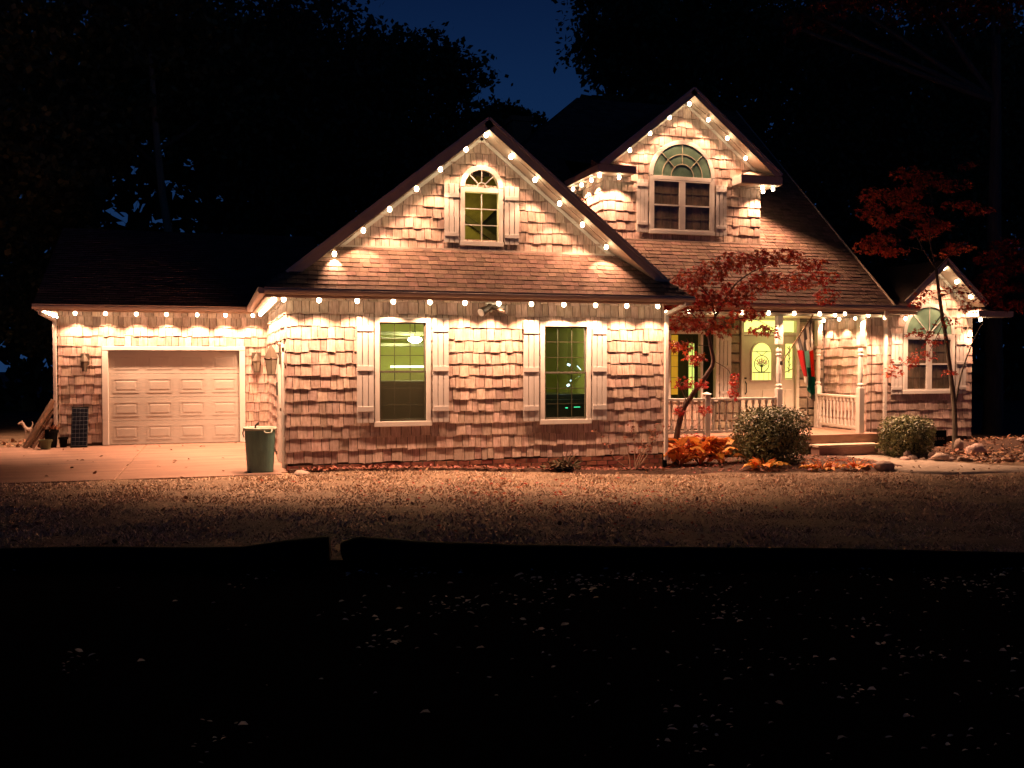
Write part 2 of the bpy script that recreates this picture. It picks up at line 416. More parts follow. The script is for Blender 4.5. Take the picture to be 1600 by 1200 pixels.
# side wall of the wing (faces the driveway), with the service door
DY0, DY1 = 17.35, 18.75
ws = MB(); wall_cells(ws, YF+.03, YG+.1, .0, 3.06, [(DY0, DY1, -1, 2.12)], lambda a,b,c,d: ws.box(1.13,1.25,a,b,max(c,0),d))
wall_side = part(ws, 'wall', wallback)
tiles('shingle', wall_side, (1.13, YG-.0, .13), (0,-1,0), (0,0,1), (-1,0,0), lambda v: (0, YG-YF+.0), 2.9, EX, .10, .20, TH, cedar, openings=[(YG-DY1-.1, YG-DY0+.1, -1, 2.1)], stuffmb=SM, seed=6)
wr = MB(); wr.box(8.04, 8.16, YF+.15, 24, -.2, 3.0); part(wr, 'wall', wallback)
tiles('shingle', None, (8.16, YF, -.05), (0,1,0), (0,0,1), (1,0,0), lambda v: (0, 3.4), 3.0, EX, .10, .20, TH, cedar, stuffmb=SM, seed=8)
# brick foundation
fb = MB(); rb_ = random.Random(2)
for k in range(5):
    z = .115-.085*(k+1)
    x = 1.12 + (.1 if k % 2 else 0)
    while x < 8.16:
        w = min(.205, 8.17-x)
        if w > .03: fb.box(x, x+w-.012, YF+.006-rb_.random()*.006, YF+.16, z, z+.072)
        x += .215
    y = YF+.15
    while y < DY0-.1 or (y > 18.9 and y < 23):
        fb.box(1.155, 1.25, y, y+.2, z, z+.072); y += .212
fo = part(fb, 'foundation_brick', brickm); tag(fo, kind='stuff')
fm = MB(); fm.box(1.17, 8.13, YF+.014, YF+.18, -.45, .105); part(fm, 'foundation', mortar_m)

# --- garage front wall
GD = (-2.40, .56, 0, 2.19)
gf = MB(); wall_cells(gf, -3.32, 1.2, 0.02, 3.06, [(GD[0]+.06,GD[1]-.06,-1,2.13)], lambda a,b,c,d: gf.box(a,b,YG+.03,YG+.15,c,d))
gf.box(-3.32, -3.2, YG+.15, 31, 0, 3.0)
wall_g = part(gf, 'wall', wallback)
tiles('shingle', None, (-3.34, YG+.03, .08), (1,0,0), (0,0,1), (0,-1,0), lambda v: (0, 4.46), 2.95, EX, .10, .20, TH, cedar, openings=[(GD[0]+3.34-.06, GD[1]+3.34+.06, -1, 2.14)], stuffmb=SM, seed=9)
tiles('shingle', None, (-3.32, 31, .08), (0,-1,0), (0,0,1), (-1,0,0), lambda v: (0, 8.0), 2.95, EX, .10, .20, TH, cedar, stuffmb=SM, seed=19)
# garage door: four sections with raised panels
gd = MB()
for r in range(4):
    z0 = .02+r*.527; gd.box(GD[0]+.07, GD[1]-.07, YG+.085, YG+.13, z0, z0+.520)
gdo = part(gd, 'garage_door', doorm, bevel=.004)
pw = (GD[1]-GD[0]-.14)/4
for r in range(4):
    for c in range(4):
        x0 = GD[0]+.07+c*pw+.09; x1 = x0+pw-.16; z0 = .02+r*.527+.1; z1 = z0+.33; y = YG+.085
        pb = MB()
        # moulding frame (four bevelled strips) and raised field
        s = .03
        for (a,b,c_,d) in ((x0,x1,z0,z0+s),(x0,x1,z1-s,z1),(x0,x0+s,z0+s,z1-s),(x1-s,x1,z0+s,z1-s)):
            pb.box(a,b,y-.007,y+.005,c_,d)
        pb.add([(x0+.05,y+.001,z0+.05),(x1-.05,y+.001,z0+.05),(x1-.05,y+.001,z1-.05),(x0+.05,y+.001,z1-.05),(x0+.085,y-.007,z0+.085),(x1-.085,y-.007,z0+.085),(x1-.085,y-.007,z1-.085),(x0+.085,y-.007,z1-.085)],
            [(4,5,6,7),(0,1,5,4),(1,2,6,5),(2,3,7,6),(3,0,4,7)])
        part(pb, 'panel', doorm, gdo)
gt = MB(); gt.box(GD[0]-.05, GD[0]+.075, YG-.035, YG+.16, .02, 2.2); gt.box(GD[1]-.075, GD[1]+.05, YG-.035, YG+.16, .02, 2.2); gt.box(GD[0]-.05, GD[1]+.05, YG-.04, YG+.16, 2.13, 2.22)
part(gt, 'garage_door_trim', trim, bevel=.006)

# --- service door in the side wall
sd = MB(); sd.box(1.165, 1.2, DY0+.1, DY1-.4, .06, 2.05)
sdo = part(sd, 'door', trim, bevel=.004)
for zz in ((.25,.95),(1.1,1.9)):
    pb = MB(); pb.box(1.152, 1.166, DY0+.22, DY1-.55, zz[0], zz[1]); part(pb, 'panel', trim, sdo, bevel=.005)
hb = MB(); hb.lathe((1.12, DY1-.5, 1.0), [(.02,-.03),(.03,0),(.02,.03)]); part(hb, 'handle', pewter, sdo)
st = MB(); st.box(1.075, 1.2, DY0-.06, DY0+.1, 0.0, 2.14); st.box(1.075, 1.2, DY1-.4, DY1+.06, 0.0, 2.14); st.box(1.07, 1.2, DY0-.06, DY1+.06, 2.05, 2.2)
part(st, 'door_trim', trim, bevel=.005)
kp = MB(); kp.box(1.05, 1.076, DY1-.28, DY1-.16, 1.25, 1.5); part(kp, 'keypad', blackmetal, bevel=.005)

# --- windows -------------------------------------------------------------
def window(x0, x1, z0, z1, yf, cols=3, rows=3, double=True, lower='screen', depth=.1, trimw=.085, glassmat=None, mont=trim, muntin_w=.012):
    """double-hung window, casing on the wall face yf; returns the part"""
    fr = MB(); t = trimw; yo = yf-.028
    fr.box(x0, x0+t, yo, yf+.08, z0, z1); fr.box(x1-t, x1, yo, yf+.08, z0, z1)
    fr.box(x0+t, x1-t, yo-.002, yf+.08, z1-t, z1); fr.box(x0-.01, x1+.01, yo-.008, yf+.08, z0-.035, z0+.055)
    w = part(fr, 'window', trim, bevel=.006)
    a, b, c, d = x0+t, x1-t, z0+.055, z1-t
    mid = (c+d)/2
    ya, yb = yf+.0, yf+.035
    sf = MB(); s = .028
    if double:
        for (lo, hi, y) in ((mid-.015, d, yb), (c, mid+.02, ya)):
            sf.box(a, a+s, y, y+.03, lo, hi); sf.box(b-s, b, y, y+.03, lo, hi); sf.box(a+s, b-s, y+.001, y+.029, lo, lo+s+.01); sf.box(a+s, b-s, y+.001, y+.029, hi-s, hi)
        part(sf, 'sash_frame', M('sash_dark', (.10,.09,.065), .5), w)
    else:
        sf.box(a, a+s, ya, ya+.03, c, d); sf.box(b-s, b, ya, ya+.03, c, d); sf.box(a+s, b-s, ya+.001, ya+.029, c, c+s); sf.box(a+s, b-s, ya+.001, ya+.029, d-s, d)
        part(sf, 'sash_frame', trim, w)
    mu = MB()
    for k in range(1, cols):
        x = a+(b-a)*k/cols; mu.box(x-muntin_w/2, x+muntin_w/2, yb+.004, yb+.014, c, d)
    for k in range(1, rows*(2 if double else 1)):
        z = c+(d-c)*k/(rows*(2 if double else 1)); mu.box(a, b, yb+.0055, yb+.0125, z-muntin_w/2, z+muntin_w/2)
    part(mu, 'muntin', mont, w)
    g = MB(); g.add([(a,yb+.018,c),(b,yb+.018,c),(b,yb+.018,d),(a,yb+.018,d)], [(0,1,2,3)]); part(g, 'pane', glassmat or glass, w)
    if lower == 'screen':
        g = MB(); g.add([(a,ya-.006,c),(b,ya-.006,c),(b,ya-.006,mid+.02),(a,ya-.006,mid+.02)], [(0,1,2,3)]); part(g, 'insect_screen', screen, w)
    return w
muntd = M('muntin_dark', (.045,.04,.02), .5)
muntl = M('muntin_light', (.36,.34,.24), .5)
window(*W1, YF, 3, 3, lower='screen', mont=muntd)
window(*W2, YF, 3, 3, lower=None, mont=muntd)
def shutter(x0, x1, z0, z1, yf, rails=(.0,.5,.93), tall=True):
    """board-and-batten shutter: three boards and cross battens"""
    sh = MB(); n = 3; gap = .014; w = (x1-x0-gap*(n-1))/n
    back = MB()
    h = z1-z0
    s = None
    for i in range(n):
        b = MB(); b.box(x0+i*(w+gap), x0+i*(w+gap)+w, yf-.04, yf-.02, z0, z1)
        if s is None: s = part(b, 'shutter', shutter_m, bevel=.003)
        else: part(b, 'board', shutter_m, s, bevel=.003)
    for (zz, hh) in rails:
        b = MB(); b.box(x0+.004, x1-.004, yf-.058, yf-.0405, zz-hh/2, zz+hh/2); part(b, 'batten', shutter_m, s, bevel=.004)
    return s
for (a, b, z1, z0) in ((2.31,2.60,2.66,.82),(3.65,3.94,2.66,.81),(5.34,5.64,2.64,.79),(6.69,6.98,2.64,.79)):
    shutter(a, b, z0, z1, YF, rails=((z1-.20,.09),(z0+1.0-.05,.09),(z0+.24,.09)))

# --- room behind the wing windows
rm = MB(); rm.box(1.30,8.0,21.5,21.6,.0,3.0); rm.box(1.26,1.30,YF+.16,21.5,.0,3.0); rm.box(7.98,8.03,YF+.16,21.5,.0,3.0)
part(rm, 'interior_wall', roomg)
rc = MB(); rc.box(1.30,7.98,YF+.16,21.5,2.93,2.98); part(rc, 'interior_ceiling', M('ceiling_paint', (.55,.62,.22), .8))
rf = MB(); rf.box(1.30,7.98,YF+.16,21.5,.02,.08); part(rf, 'interior_floor', roomd)
pt = MB(); pt.box(6.75,6.85,20.4,21.5,.08,2.93); part(pt, 'interior_wall', M('room_paint_dim', (.28,.36,.06), .8))
# cabinets and shelves in the room
def ithing(name, label, cat, boxes, mat, loc):
    mb = MB()
    for b in boxes: mb.box(*b)
    o = mb.build(name, mat, None, bevel=.01, loc=loc); tag(o, label, cat); return o
ithing('workbench', 'dark workbench behind the lower half of the left window', 'workbench', [(2.5,4.9,18.6,19.4,1.42,1.5),(2.5,2.6,18.6,19.4,.08,1.42),(4.8,4.9,18.6,19.4,.08,1.42),(2.6,4.8,19.3,19.34,.08,1.42)], M('bench_wood',(.07,.065,.035),.7), (3.6,19,.08))
ithing('storage_rail', 'grey overhead rails crossing the top of the left window', 'rail', [(1.4,5.1,19.5,19.56,2.42,2.50),(1.4,5.1,20.3,20.36,2.2,2.28),(1.4,5.1,20.3,20.36,2.36,2.41),(3.0,3.04,19.5,19.54,2.5,2.93),(4.6,4.64,19.5,19.54,2.5,2.93)], M('rail_metal',(.2,.2,.14),.4,metal=.3), (3,19.5,2.3))
ithing('parked_tractor_hood', 'dark low shape in the lower part of the right window', 'machine', [(5.6,7.8,18.2,19.6,.3,1.12),(5.9,7.2,18.3,19.4,1.12,1.22)], M('machine_dark',(.03,.032,.02),.35), (6.6,18.9,.08))
ithing('wall_shelf', 'dark shelf with small items seen through the right window', 'shelf', [(5.35,7.0,20.9,21.3,1.62,1.67),(5.7,6.0,21.0,21.2,1.67,1.77),(6.2,6.35,21.0,21.2,1.67,1.74),(5.35,7.0,20.9,21.3,1.30,1.34)], M('shelf_dark',(.05,.05,.03),.7), (6.2,21.1,1.6))
lt = thing('ceiling_lamp', 'glowing oval ceiling lamp seen through the left window', 'lamp', (3.83,19.2,2.36))
lb = MB(); lb.lathe((3.83,19.2,2.33), [(.03,-.075),(.10,-.055),(.145,-.01),(.13,.03),(.05,.06)], 16); lb.build('lamp_shade', lampm, lt, smooth=True)
lb = MB(); lb.tube([(3.83,19.2,2.39),(3.83,19.2,2.93)], .012); lb.build('stem', blackmetal, lt)
wt = MB(); wt.box(3.3,4.1,19.0,19.05,1.76,1.80); tag(wt.build('tube_light', tubem, None, loc=(3.7,19,1.78)), 'thin glowing tube light below the lamp in the left window', 'lamp')
bl = thing('window_glints', 'made-up glowing rods drawing the bluish white reflections in the right window', 'painted glints', (6.7,17.7,1.6))
for (p, q, r_) in (((6.55,17.65,1.83),(6.60,17.65,1.81),.022),((6.76,17.68,1.80),(6.84,17.68,1.72),.008),((6.54,17.65,1.41),(6.59,17.65,1.43),.022),((6.61,17.66,1.50),(6.63,17.66,1.52),.012)):
    b = MB(); b.tube([p, q], r_, 8); b.build('head_tube', bluel, bl)  # glowing rods draw bluish reflections; no such lamp stands there
for q in ((6.58,17.66,1.81),(6.62,17.66,1.50),(6.58,17.66,1.43),(6.66,17.66,1.37)):
    b = MB(); b.tube([q, (6.86,17.72,1.62)], .004, 5); b.build('arm', M('glint_ray',(.5,.6,.6),.2,metal=1), bl)  # thin rods drawn as the rays of those reflections
b = MB(); b.box(6.52,6.56,17.66,17.69,.965,.985); b.box(6.70,6.82,17.66,17.69,.98,.995); tag(b.build('green_glow_bar', greenl, None, loc=(6.7,17.7,1)), 'made-up bar for the green glow low in the right window', 'light')  # invented glowing bar; the source of the green glow is unknown
def point(name, loc, w, col, r=.1, parent=None):
    l = bpy.data.lights.new(name, 'POINT'); l.energy = w; l.color = col; l.shadow_soft_size = r
    o = bpy.data.objects.new(name, l); setup(o, parent, loc); return o
point('room_light', (3.83,19.2,2.15), 42, (1,.97,.45), .1, lt)
point('room_light', (5.6,19.0,2.5), 30, (1,.97,.42), .1, lt)  # unseen fill lamp, added to brighten the room behind the right window
point('room_light', (6.9,17.9,1.6), 1.2, (.6,.9,1), .05, bl)  # added glow around the made-up glint rods

# --- wing roof
RX, RZ, EZ, EXL, EXR = 4.66, 6.22, 3.10, .76, 8.56
sl = (RZ-EZ)/(RX-EXL)
YE = 16.33; YR = 16.62; YW = 17.10
ms = 1.06
def skz(y): return EZ+ms*(y-YE)
sR = YR-YE; tX = ms*sR/sl              # where the rake plane meets the hip
hz = EZ+ms*sR
sW = YW-YE; zW = skz(YW); tW = ms*sW/sl
rd = MB(); T = .05
# left slope & right slope planes
rd.slab([(EXL,YE,EZ),(EXL+tX,YR,hz),(RX,YR,RZ),(RX,26.5,RZ),(EXL,26.5,EZ)], (0,0,-T))
rd.slab([(EXR,YE,EZ),(EXR,26.5,EZ),(RX,26.5,RZ),(RX,YR,RZ),(EXR-tX,YR,hz)], (0,0,-T))
roof_side = part(rd, 'roof', roofback)
sk = MB(); sk.slab([(EXL+.01,YE,EZ-.004),(EXR-.01,YE,EZ-.004),(EXR-tW,YW+.03,zW),(EXL+tW,YW+.03,zW)], (0,0,-T))
roof_sk = part(sk, 'roof', roofback)
RS = MB()
L1 = math.hypot(YW-YE, zW-EZ); vdir = Vector((0, YW-YE, zW-EZ)).normalized(); nn = Vector((0,-vdir.z,vdir.y))
tiles('roof_shingle', roof_sk, (EXL,YE-.02,EZ), (1,0,0), vdir, nn, lambda v: (max(0,tW*v/L1), EXR-EXL-max(0,tW*v/L1)), L1, .115, .15, .19, .012, asphalt_sh, jit=.003, indiv=300, stuffmb=RS, seed=11, lap=.02, gap=.006, thj=.4)
# side slopes
sv = Vector((RX-EXL, 0, RZ-EZ)); Ls = sv.length; sv.normalize()
tiles('roof_shingle', None, (EXL,26.0,EZ), (0,-1,0), sv, Vector((-sv.z,0,sv.x)), lambda v: (0, 26.0-YE-min(sR, v/Ls*(RX-EXL)*sl/ms)), Ls, .13, .2, .32, .012, asphalt_sh, jit=.003, stuffmb=RS, seed=12, lap=.02)
sv2 = Vector((-(EXR-RX), 0, RZ-EZ)).normalized()
tiles('roof_shingle', None, (EXR,YE,EZ), (0,1,0), sv2, Vector((sv2.z*1,0,-sv2.x)), lambda v: (min(sR, v/Ls*(RX-EXL)*sl/ms), 8.0), Ls, .13, .2, .32, .012, asphalt_sh, jit=.003, stuffmb=RS, seed=13, lap=.02)
# eave: gutter, fascia, soffit
def gutter(x0, x1, y, z, name='gutter'):
    g = MB(); prof = [(0,0),(-.10,0),(-.125,.035),(-.13,.07),(-.105,.085),(-.115,.11),(-.095,.112),(-.09,.09),(0,.09)]
    pts0 = [(x0, y+a, z+b) for a, b in prof]; n = len(prof)
    g.add(pts0+[(x1, y+a, z+b) for a, b in prof], [tuple(range(n)), tuple(range(2*n-1, n-1, -1))]+[(i,i+n,(i+1)%n+n,(i+1)%n) for i in range(n)])
    return part(g, name, gutter_m)
gutter(EXL-.02, EXR, YE-.002, EZ-.10)
fc = MB(); fc.box(EXL, EXR, YE, YE+.03, EZ-.15, EZ-.055); fc.box(EXL, EXL+.03, YE+.03, YG-.4, EZ-.15, EZ-.055); part(fc, 'fascia', fascia_m)
gl = MB(); prof = [(0,0),(-.10,0),(-.125,.035),(-.13,.07),(-.105,.085),(-.115,.11),(0,.09)]
n = len(prof); gl.add([(EXL+a, YE-.1, EZ-.10+b) for a,b in prof]+[(EXL+a, YG-.5, EZ-.10+b) for a,b in prof], [tuple(range(n)), tuple(range(2*n-1,n-1,-1))]+[(i,i+n,(i+1)%n+n,(i+1)%n) for i in range(n)])
part(gl, 'gutter', gutter_m)
so = MB(); so.box(EXL+.03, 1.10, YE+.03, YG+.02, EZ-.115, EZ-.09); so.box(1.0995, EXR, YE+.03, YF+.03, EZ-.115, EZ-.09); so.box(8.17, EXR, YF+.03, 18.6, EZ-.115, EZ-.09)
for k in range(22):   # soffit grooves as thin raised ribs along the side
    y = YE+.1+k*.3; so.box(EXL+.04, 1.09, y, y+.012, EZ-.12, EZ-.116)
part(so, 'soffit', soffit_m)

# --- gable wall of the wing
GW = (4.25, 5.06, 4.04, 5.04)      # window casing; arch above
garc = (4.655, 5.08, .40)
def gable_rng(x0, x1, xa, zt, slope, base):
    def f(v):
        z = base+v; h = (zt-z)/slope
        return (max(x0, xa-h)-x0, min(x1, xa+h)-x0)
    return f
GZ0 = zW-.02; GTOP = RZ-.07
gx0 = RX-(GTOP-GZ0)/sl; gx1 = RX+(GTOP-GZ0)/sl
ax0, ax1, az0, az1 = GW[0]+.06, GW[1]-.06, GW[2]+.05, 5.30
gm = MB()
def rowpoly(mb, xa, xb, z0, z1, y0, y1):
    """part of the gable between two heights, clipped by the roof"""
    c = lambda x, z: min(max(x, RX-(GTOP-z)/sl), RX+(GTOP-z)/sl)
    mb.slab([(c(xa,z0),y0,z0),(c(xb,z0),y0,z0),(c(xb,z1),y0,z1),(c(xa,z1),y0,z1)], (0,y1-y0,0))
rowpoly(gm, 0, 9, GZ0, az0, YW+.03, YW+.12); rowpoly(gm, 0, ax0, az0, az1, YW+.03, YW+.12); rowpoly(gm, ax1, 9, az0, az1, YW+.03, YW+.12); rowpoly(gm, 0, 9, az1, GTOP, YW+.03, YW+.12)
wall_gable = part(gm, 'wall', wallback)
def arch_avoid(cx, zc, R, zspring, ux0, base):
    def f(p, q, vm):
        z = base+vm
        if z < zspring or z > zc+R: return [(p, q)]
        h = math.sqrt(max(0, R*R-(z-zc)**2)); a, b = cx-h-ux0, cx+h-ux0
        out = []
        if p < a: out.append((p, min(q, a)))
        if q > b: out.append((max(p, b), q))
        return out
    return f
tiles('shingle', None, (gx0, YW+.03, GZ0), (1,0,0), (0,0,1), (0,-1,0), gable_rng(gx0, gx1, RX, GTOP, sl, GZ0), GTOP-GZ0, .20, .10, .2, TH, cedar,
    openings=[(GW[0]-gx0+.03, GW[1]-gx0-.03, GW[2]-GZ0, 5.06-GZ0)], avoid=arch_avoid(garc[0], 5.06, .37, 5.06, gx0, GZ0), stuffmb=SM, seed=14)
# rake boards, soffits
def rake(x0, z0, x1, z1, yf, ydepth, w=.17, th=.05, cap=True):
    """rake board along the edge of a gable roof + soffit behind"""
    b = MB(); d = Vector((x1-x0,0,z1-z0)).normalized(); nrm = Vector((-d.z,0,d.x)); 
    if nrm.z < 0: nrm = -nrm
    p, q = Vector((x0,yf,z0)), Vector((x1,yf,z1))
    o = nrm*.015
    b.slab([p+o, q+o, q-nrm*w+o, p-nrm*w+o], (0,-.035,0))
    part(b, 'rake_board', fascia_m)
    c = MB(); c.slab([p+o*2.0, q+o*2.0, q-nrm*.05+o*2, p-nrm*.05+o*2], (0,-.055,0)); part(c, 'drip_edge', gutter_m)
    s = MB(); s.slab([p-nrm*(w-.02), q-nrm*(w-.02), q-nrm*(w-.035), p-nrm*(w-.035)], (0,ydepth,0)); part(s, 'soffit', soffit_m)
    s = MB(); pp, qq = p-nrm*w, q-nrm*w
    s.slab([pp+Vector((0,ydepth-.03,0)), qq+Vector((0,ydepth-.03,0)), qq-nrm*.06+Vector((0,ydepth-.03,0)), pp-nrm*.06+Vector((0,ydepth-.03,0))], (0,.025,0)); part(s, 'frieze_board', trim)
rake(EXL+tX-.02, hz-.01, RX, RZ, YR, YW-YR+.03)
rake(EXR-tX+.02, hz-.01, RX, RZ, YR, YW-YR+.03)
fl = MB(); fl.box(EXL+tW+.1, EXR-tW-.1, YW-.03, YW+.03, zW-.01, zW+.025); part(fl, 'flashing', gutter_m)

# arched window in the gable
def arched(x0, x1, z0, zs, yf, cols, rows, spokes, rings=(), glassm=glass, sash=False, mull=False, tw=.085):
    cx = (x0+x1)/2; R = (x1-x0)/2
    fr = MB(); t = tw; yo = yf-.04
    fr.box(x0, x0+t, yo, yf+.08, z0, zs); fr.box(x1-t, x1, yo, yf+.08, z0, zs)
    fr.box(x0+t, x1-t, yo+.003, yf+.08, zs-t*.9, zs+.012); fr.box(x0-.012, x1+.012, yo-.006, yf+.08, z0-.035, z0+.05)
    if mull: fr.box(cx-.045, cx+.045, yo+.004, yf+.08, z0+.05, zs-t*.9)
    fr.arch(cx, yo+.001, yf+.08, zs+.012, R-t, R+.005, n=24)
    w = part(fr, 'window', trim, bevel=.004)
    yg = yf-.02
    g = MB()
    vs = [(cx,yg,zs+.012)]+[(cx+(R-t+.01)*math.cos(math.pi*k/24), yg, zs+.012+(R-t+.01)*math.sin(math.pi*k/24)) for k in range(25)]
    g.add(vs, [(0,k+1,k+2) for k in range(24)]); part(g, 'arch_pane', glassm, w)
    mu = MB()
    for k in range(1, spokes+1):
        an = math.pi*k/(spokes+1); r0 = rings[0] if rings else .1
        mu.beam((cx+r0*math.cos(an),yg-.008,zs+.012+r0*math.sin(an)),(cx+(R-t)*math.cos(an),yg-.008,zs+.012+(R-t)*math.sin(an)), .016, .012, up=(0,1,0))
    for r_ in rings: mu.arch(cx, yg-.014, yg-.004, zs+.012, r_-.01, r_+.01, n=20)
    if not rings: mu.arch(cx, yg-.014, yg-.004, zs+.012, .08, .1, n=12)
    if mu.f: part(mu, 'muntin', muntl if rings else trim, w)
    return w
gwin = arched(GW[0], GW[1], GW[2], 5.06, YW, 2, 3, 3)
a, b, c, d = GW[0]+.085, GW[1]-.085, GW[2]+.05, 4.98
mu = MB(); mu.box((a+b)/2-.009,(a+b)/2+.009,YW-.02,YW-.005,c,d)
for k in (1,2): z = c+(d-c)*k/3; mu.box(a,b,YW-.018,YW-.007,z-.008,z+.008)
part(mu, 'muntin', trim, gwin)
g = MB(); g.add([(a,YW+.0,c),(b,YW+.0,c),(b,YW+.0,d),(a,YW+.0,d)], [(0,1,2,3)]); part(g, 'pane', glass, gwin)
shutter(3.95, 4.22, 4.05, 5.12, YW, rails=((4.90,.07),(4.20,.07)))
shutter(5.09, 5.37, 4.05, 5.12, YW, rails=((4.90,.07),(4.20,.07)))
# attic room behind: sloping plank ceiling, brace
at = MB(); at.box(3.9,5.5,18.4,18.45,3.9,5.7); at.box(3.86,3.9,YW+.13,18.4,3.9,5.7); at.box(5.5,5.54,YW+.13,18.4,3.9,5.7); at.box(3.9,5.5,YW+.13,18.4,5.65,5.7); at.box(3.9,5.5,YW+.13,18.4,3.86,3.9)
part(at, 'interior_wall', roomd)
for k in range(9):
    b_ = MB(); x = 3.95+k*.16; b_.beam((x-.5,18.34-.01*k,4.45),(x+.55,18.3-.01*k,5.5), .05, .14, up=(0.7,0,-.7)); part(b_, 'attic_board', atticw)
b_ = MB(); b_.beam((4.1,18.0,4.95),(5.3,17.9,4.15), .05, .12, up=(.5,0,.8)); part(b_, 'attic_brace', M('attic_dark',(.09,.07,.03),.8))
b_ = MB(); b_.slab([(3.9,18.1,4.2),(4.3,18.1,4.28),(4.7,18.1,4.26),(5.1,18.1,4.2),(5.15,18.1,4.3),(4.9,18.1,4.55),(4.4,18.1,4.75),(3.9,18.1,4.95)], (0,.05,0)); part(b_, 'attic_panel', atticw)
point('attic_light', (4.5,17.4,4.6), 5.5, (1,.85,.2), .1)

# --- garage roof
gr = MB(); gm_ = .5; GYE = YG-.41
gr.slab([(-3.74,GYE,3.10),(2.6,GYE,3.10),(2.6,27,3.10+gm_*(27-GYE)),(-3.74,27,3.10+gm_*(27-GYE))], (0,0,-T))
gr.slab([(-3.74,27,3.10+gm_*(27-GYE)),(2.6,27,3.10+gm_*(27-GYE)),(2.6,31.4,3.10),(-3.74,31.4,3.10)], (0,0,-T))
part(gr, 'roof', roofback)
gv = Vector((0,1,gm_)).normalized()
tiles('roof_shingle', None, (-3.76,GYE,3.10), (1,0,0), gv, Vector((0,-gv.z,gv.y)), lambda v: (0, 4.6+v*.5 if v < 4 else 6.3), (27-GYE)*math.sqrt(1+gm_*gm_), .13, .2, .32, .012, asphalt_sh, jit=.003, stuffmb=RS, seed=15, lap=.02)
ggm = MB(); ggm.slab([(-3.3,GYE+.4,3.0),(-3.3,31.0,3.0),(-3.3,27,5.2)], (.08,0,0)); part(ggm, 'wall', wallback)
gutter(-3.76, .80, GYE, 3.0)
fc = MB(); fc.box(-3.72, .8, GYE+.002, GYE+.03, 2.96, 3.05); part(fc, 'fascia', fascia_m)
so = MB(); so.box(-3.72, 1.1, GYE+.03, YG+.03, 2.985, 3.005); so.box(-3.72,-3.34,YG+.029,31,2.9855,3.0045); part(so, 'soffit', soffit_m)
so = MB(); so.box(-3.74,-3.72,YG-.35,31,2.97,3.07); part(so, 'fascia', fascia_m)

# --- main block behind: front roof slope, hip, ridge
MY, MZ, mm = 18.0, 3.12, .87
RY = 24.9; RZm = MZ+mm*(RY-MY); XR = 14.42
mr = MB()
mr.slab([(4.9,MY,MZ),(XR,MY,MZ),(XR,RY,RZm),(9.5,RY,RZm),(9.5-6.9*.66,MY+.0,MZ)], (0,0,-T)) if False else None
mr.slab([(8.2,MY,MZ),(XR,MY,MZ),(XR,RY,RZm),(9.5,RY,RZm),(2.6,MY+.0,MZ)], (0,0,-T))
mr.slab([(9.5,RY,RZm),(XR,RY,RZm),(XR,RY+6.9,MZ),(2.6,RY+6.9,MZ)], (0,0,-T))
mr.slab([(2.6,MY,MZ),(9.5,RY,RZm),(2.6,RY+6.9,MZ)], (0,0,-T))
roof_main = part(mr, 'roof', roofback)
mv = Vector((0,1,mm)).normalized(); Lm = (RY-MY)*math.sqrt(1+mm*mm)
tiles('roof_shingle', None, (0,MY,MZ), (1,0,0), mv, Vector((0,-mv.z,mv.y)), lambda v: (max(6.2, 2.6+6.9*v/Lm), XR+.02), Lm, .13, .16, .3, .014, asphalt_sh, jit=.003,
    openings=[(8.35,12.0,2.5,4.3)], stuffmb=RS, seed=16, lap=.02)
mg = MB(); mg.slab([(14.2,MY+.3,2.9),(14.2,RY+6.6,2.9),(14.2,RY,RZm-.2)], (-.1,0,0)); part(mg, 'wall', wallback)
# right rake board of main roof
b_ = MB(); p, q = Vector((XR,MY-.02,MZ+.01)), Vector((XR,RY,RZm+.01)); dd = (q-p).normalized(); nr = Vector((0,-dd.z,dd.y))
b_.slab([p+nr*.02, q+nr*.02, q-nr*.14, p-nr*.14], (.03,0,0)); part(b_, 'rake_board', fascia_m)
gutter(8.60, 15.05, MY+.0, MZ-.105)
fc = MB(); fc.box(8.57, 15.03, MY+.002, MY+.03, MZ-.16, MZ-.06); part(fc, 'fascia', fascia_m)
so = MB(); so.box(8.57, 14.2, MY+.03, 20.2, MZ-.20, MZ-.18); part(so, 'porch_ceiling', soffit_m)
hbm = MB(); hbm.box(8.2, 14.3, MY+.20, MY+.32, MZ-.25, MZ-.17); part(hbm, 'porch_beam', M('beam_paint',(.42,.36,.28),.6), bevel=.005)
so = MB(); so.box(14.2, 15.1, MY+.03, 18.63, MZ-.18, MZ-.16); part(so, 'soffit', soffit_m)
# chimney
ch = MB(); ch.box(8.42,9.0,27.4,28.0,6.0,9.02); ch.box(8.37,9.05,27.35,28.05,9.02,9.16); part(ch, 'chimney', brickm)

# --- dormer
DX0, DX1, DYF = 8.16, 12.06, 19.7
DAX, DAZ = 10.14, 7.93; DEZ = 6.02; dsl = .80
DZ0 = MZ+mm*(DYF-MY)-.02
DTOP = DAZ-.10
dw = MB()
def clipx(x, z): h = (DTOP-z)/dsl; return min(max(x, DAX-h), DAX+h)
for (za, zb) in ((DZ0-.2, 5.95),(5.95, DTOP)):
    dw.slab([(clipx(DX0,za),DYF+.03,za),(clipx(DX1,za),DYF+.03,za),(clipx(DX1,zb),DYF+.03,zb),(clipx(DX0,zb),DYF+.03,zb)], (0,.1,0))
wall_d = part(dw, 'wall', wallback)
DW = (9.24, 10.86, 4.78, 6.03)
def drng(v):
    z = DZ0+v; h = (DTOP-z)/dsl
    return (max(DX0, DAX-h)-DX0-.02*(z < 6), min(DX1, DAX+h)-DX0+.02*(z < 6))
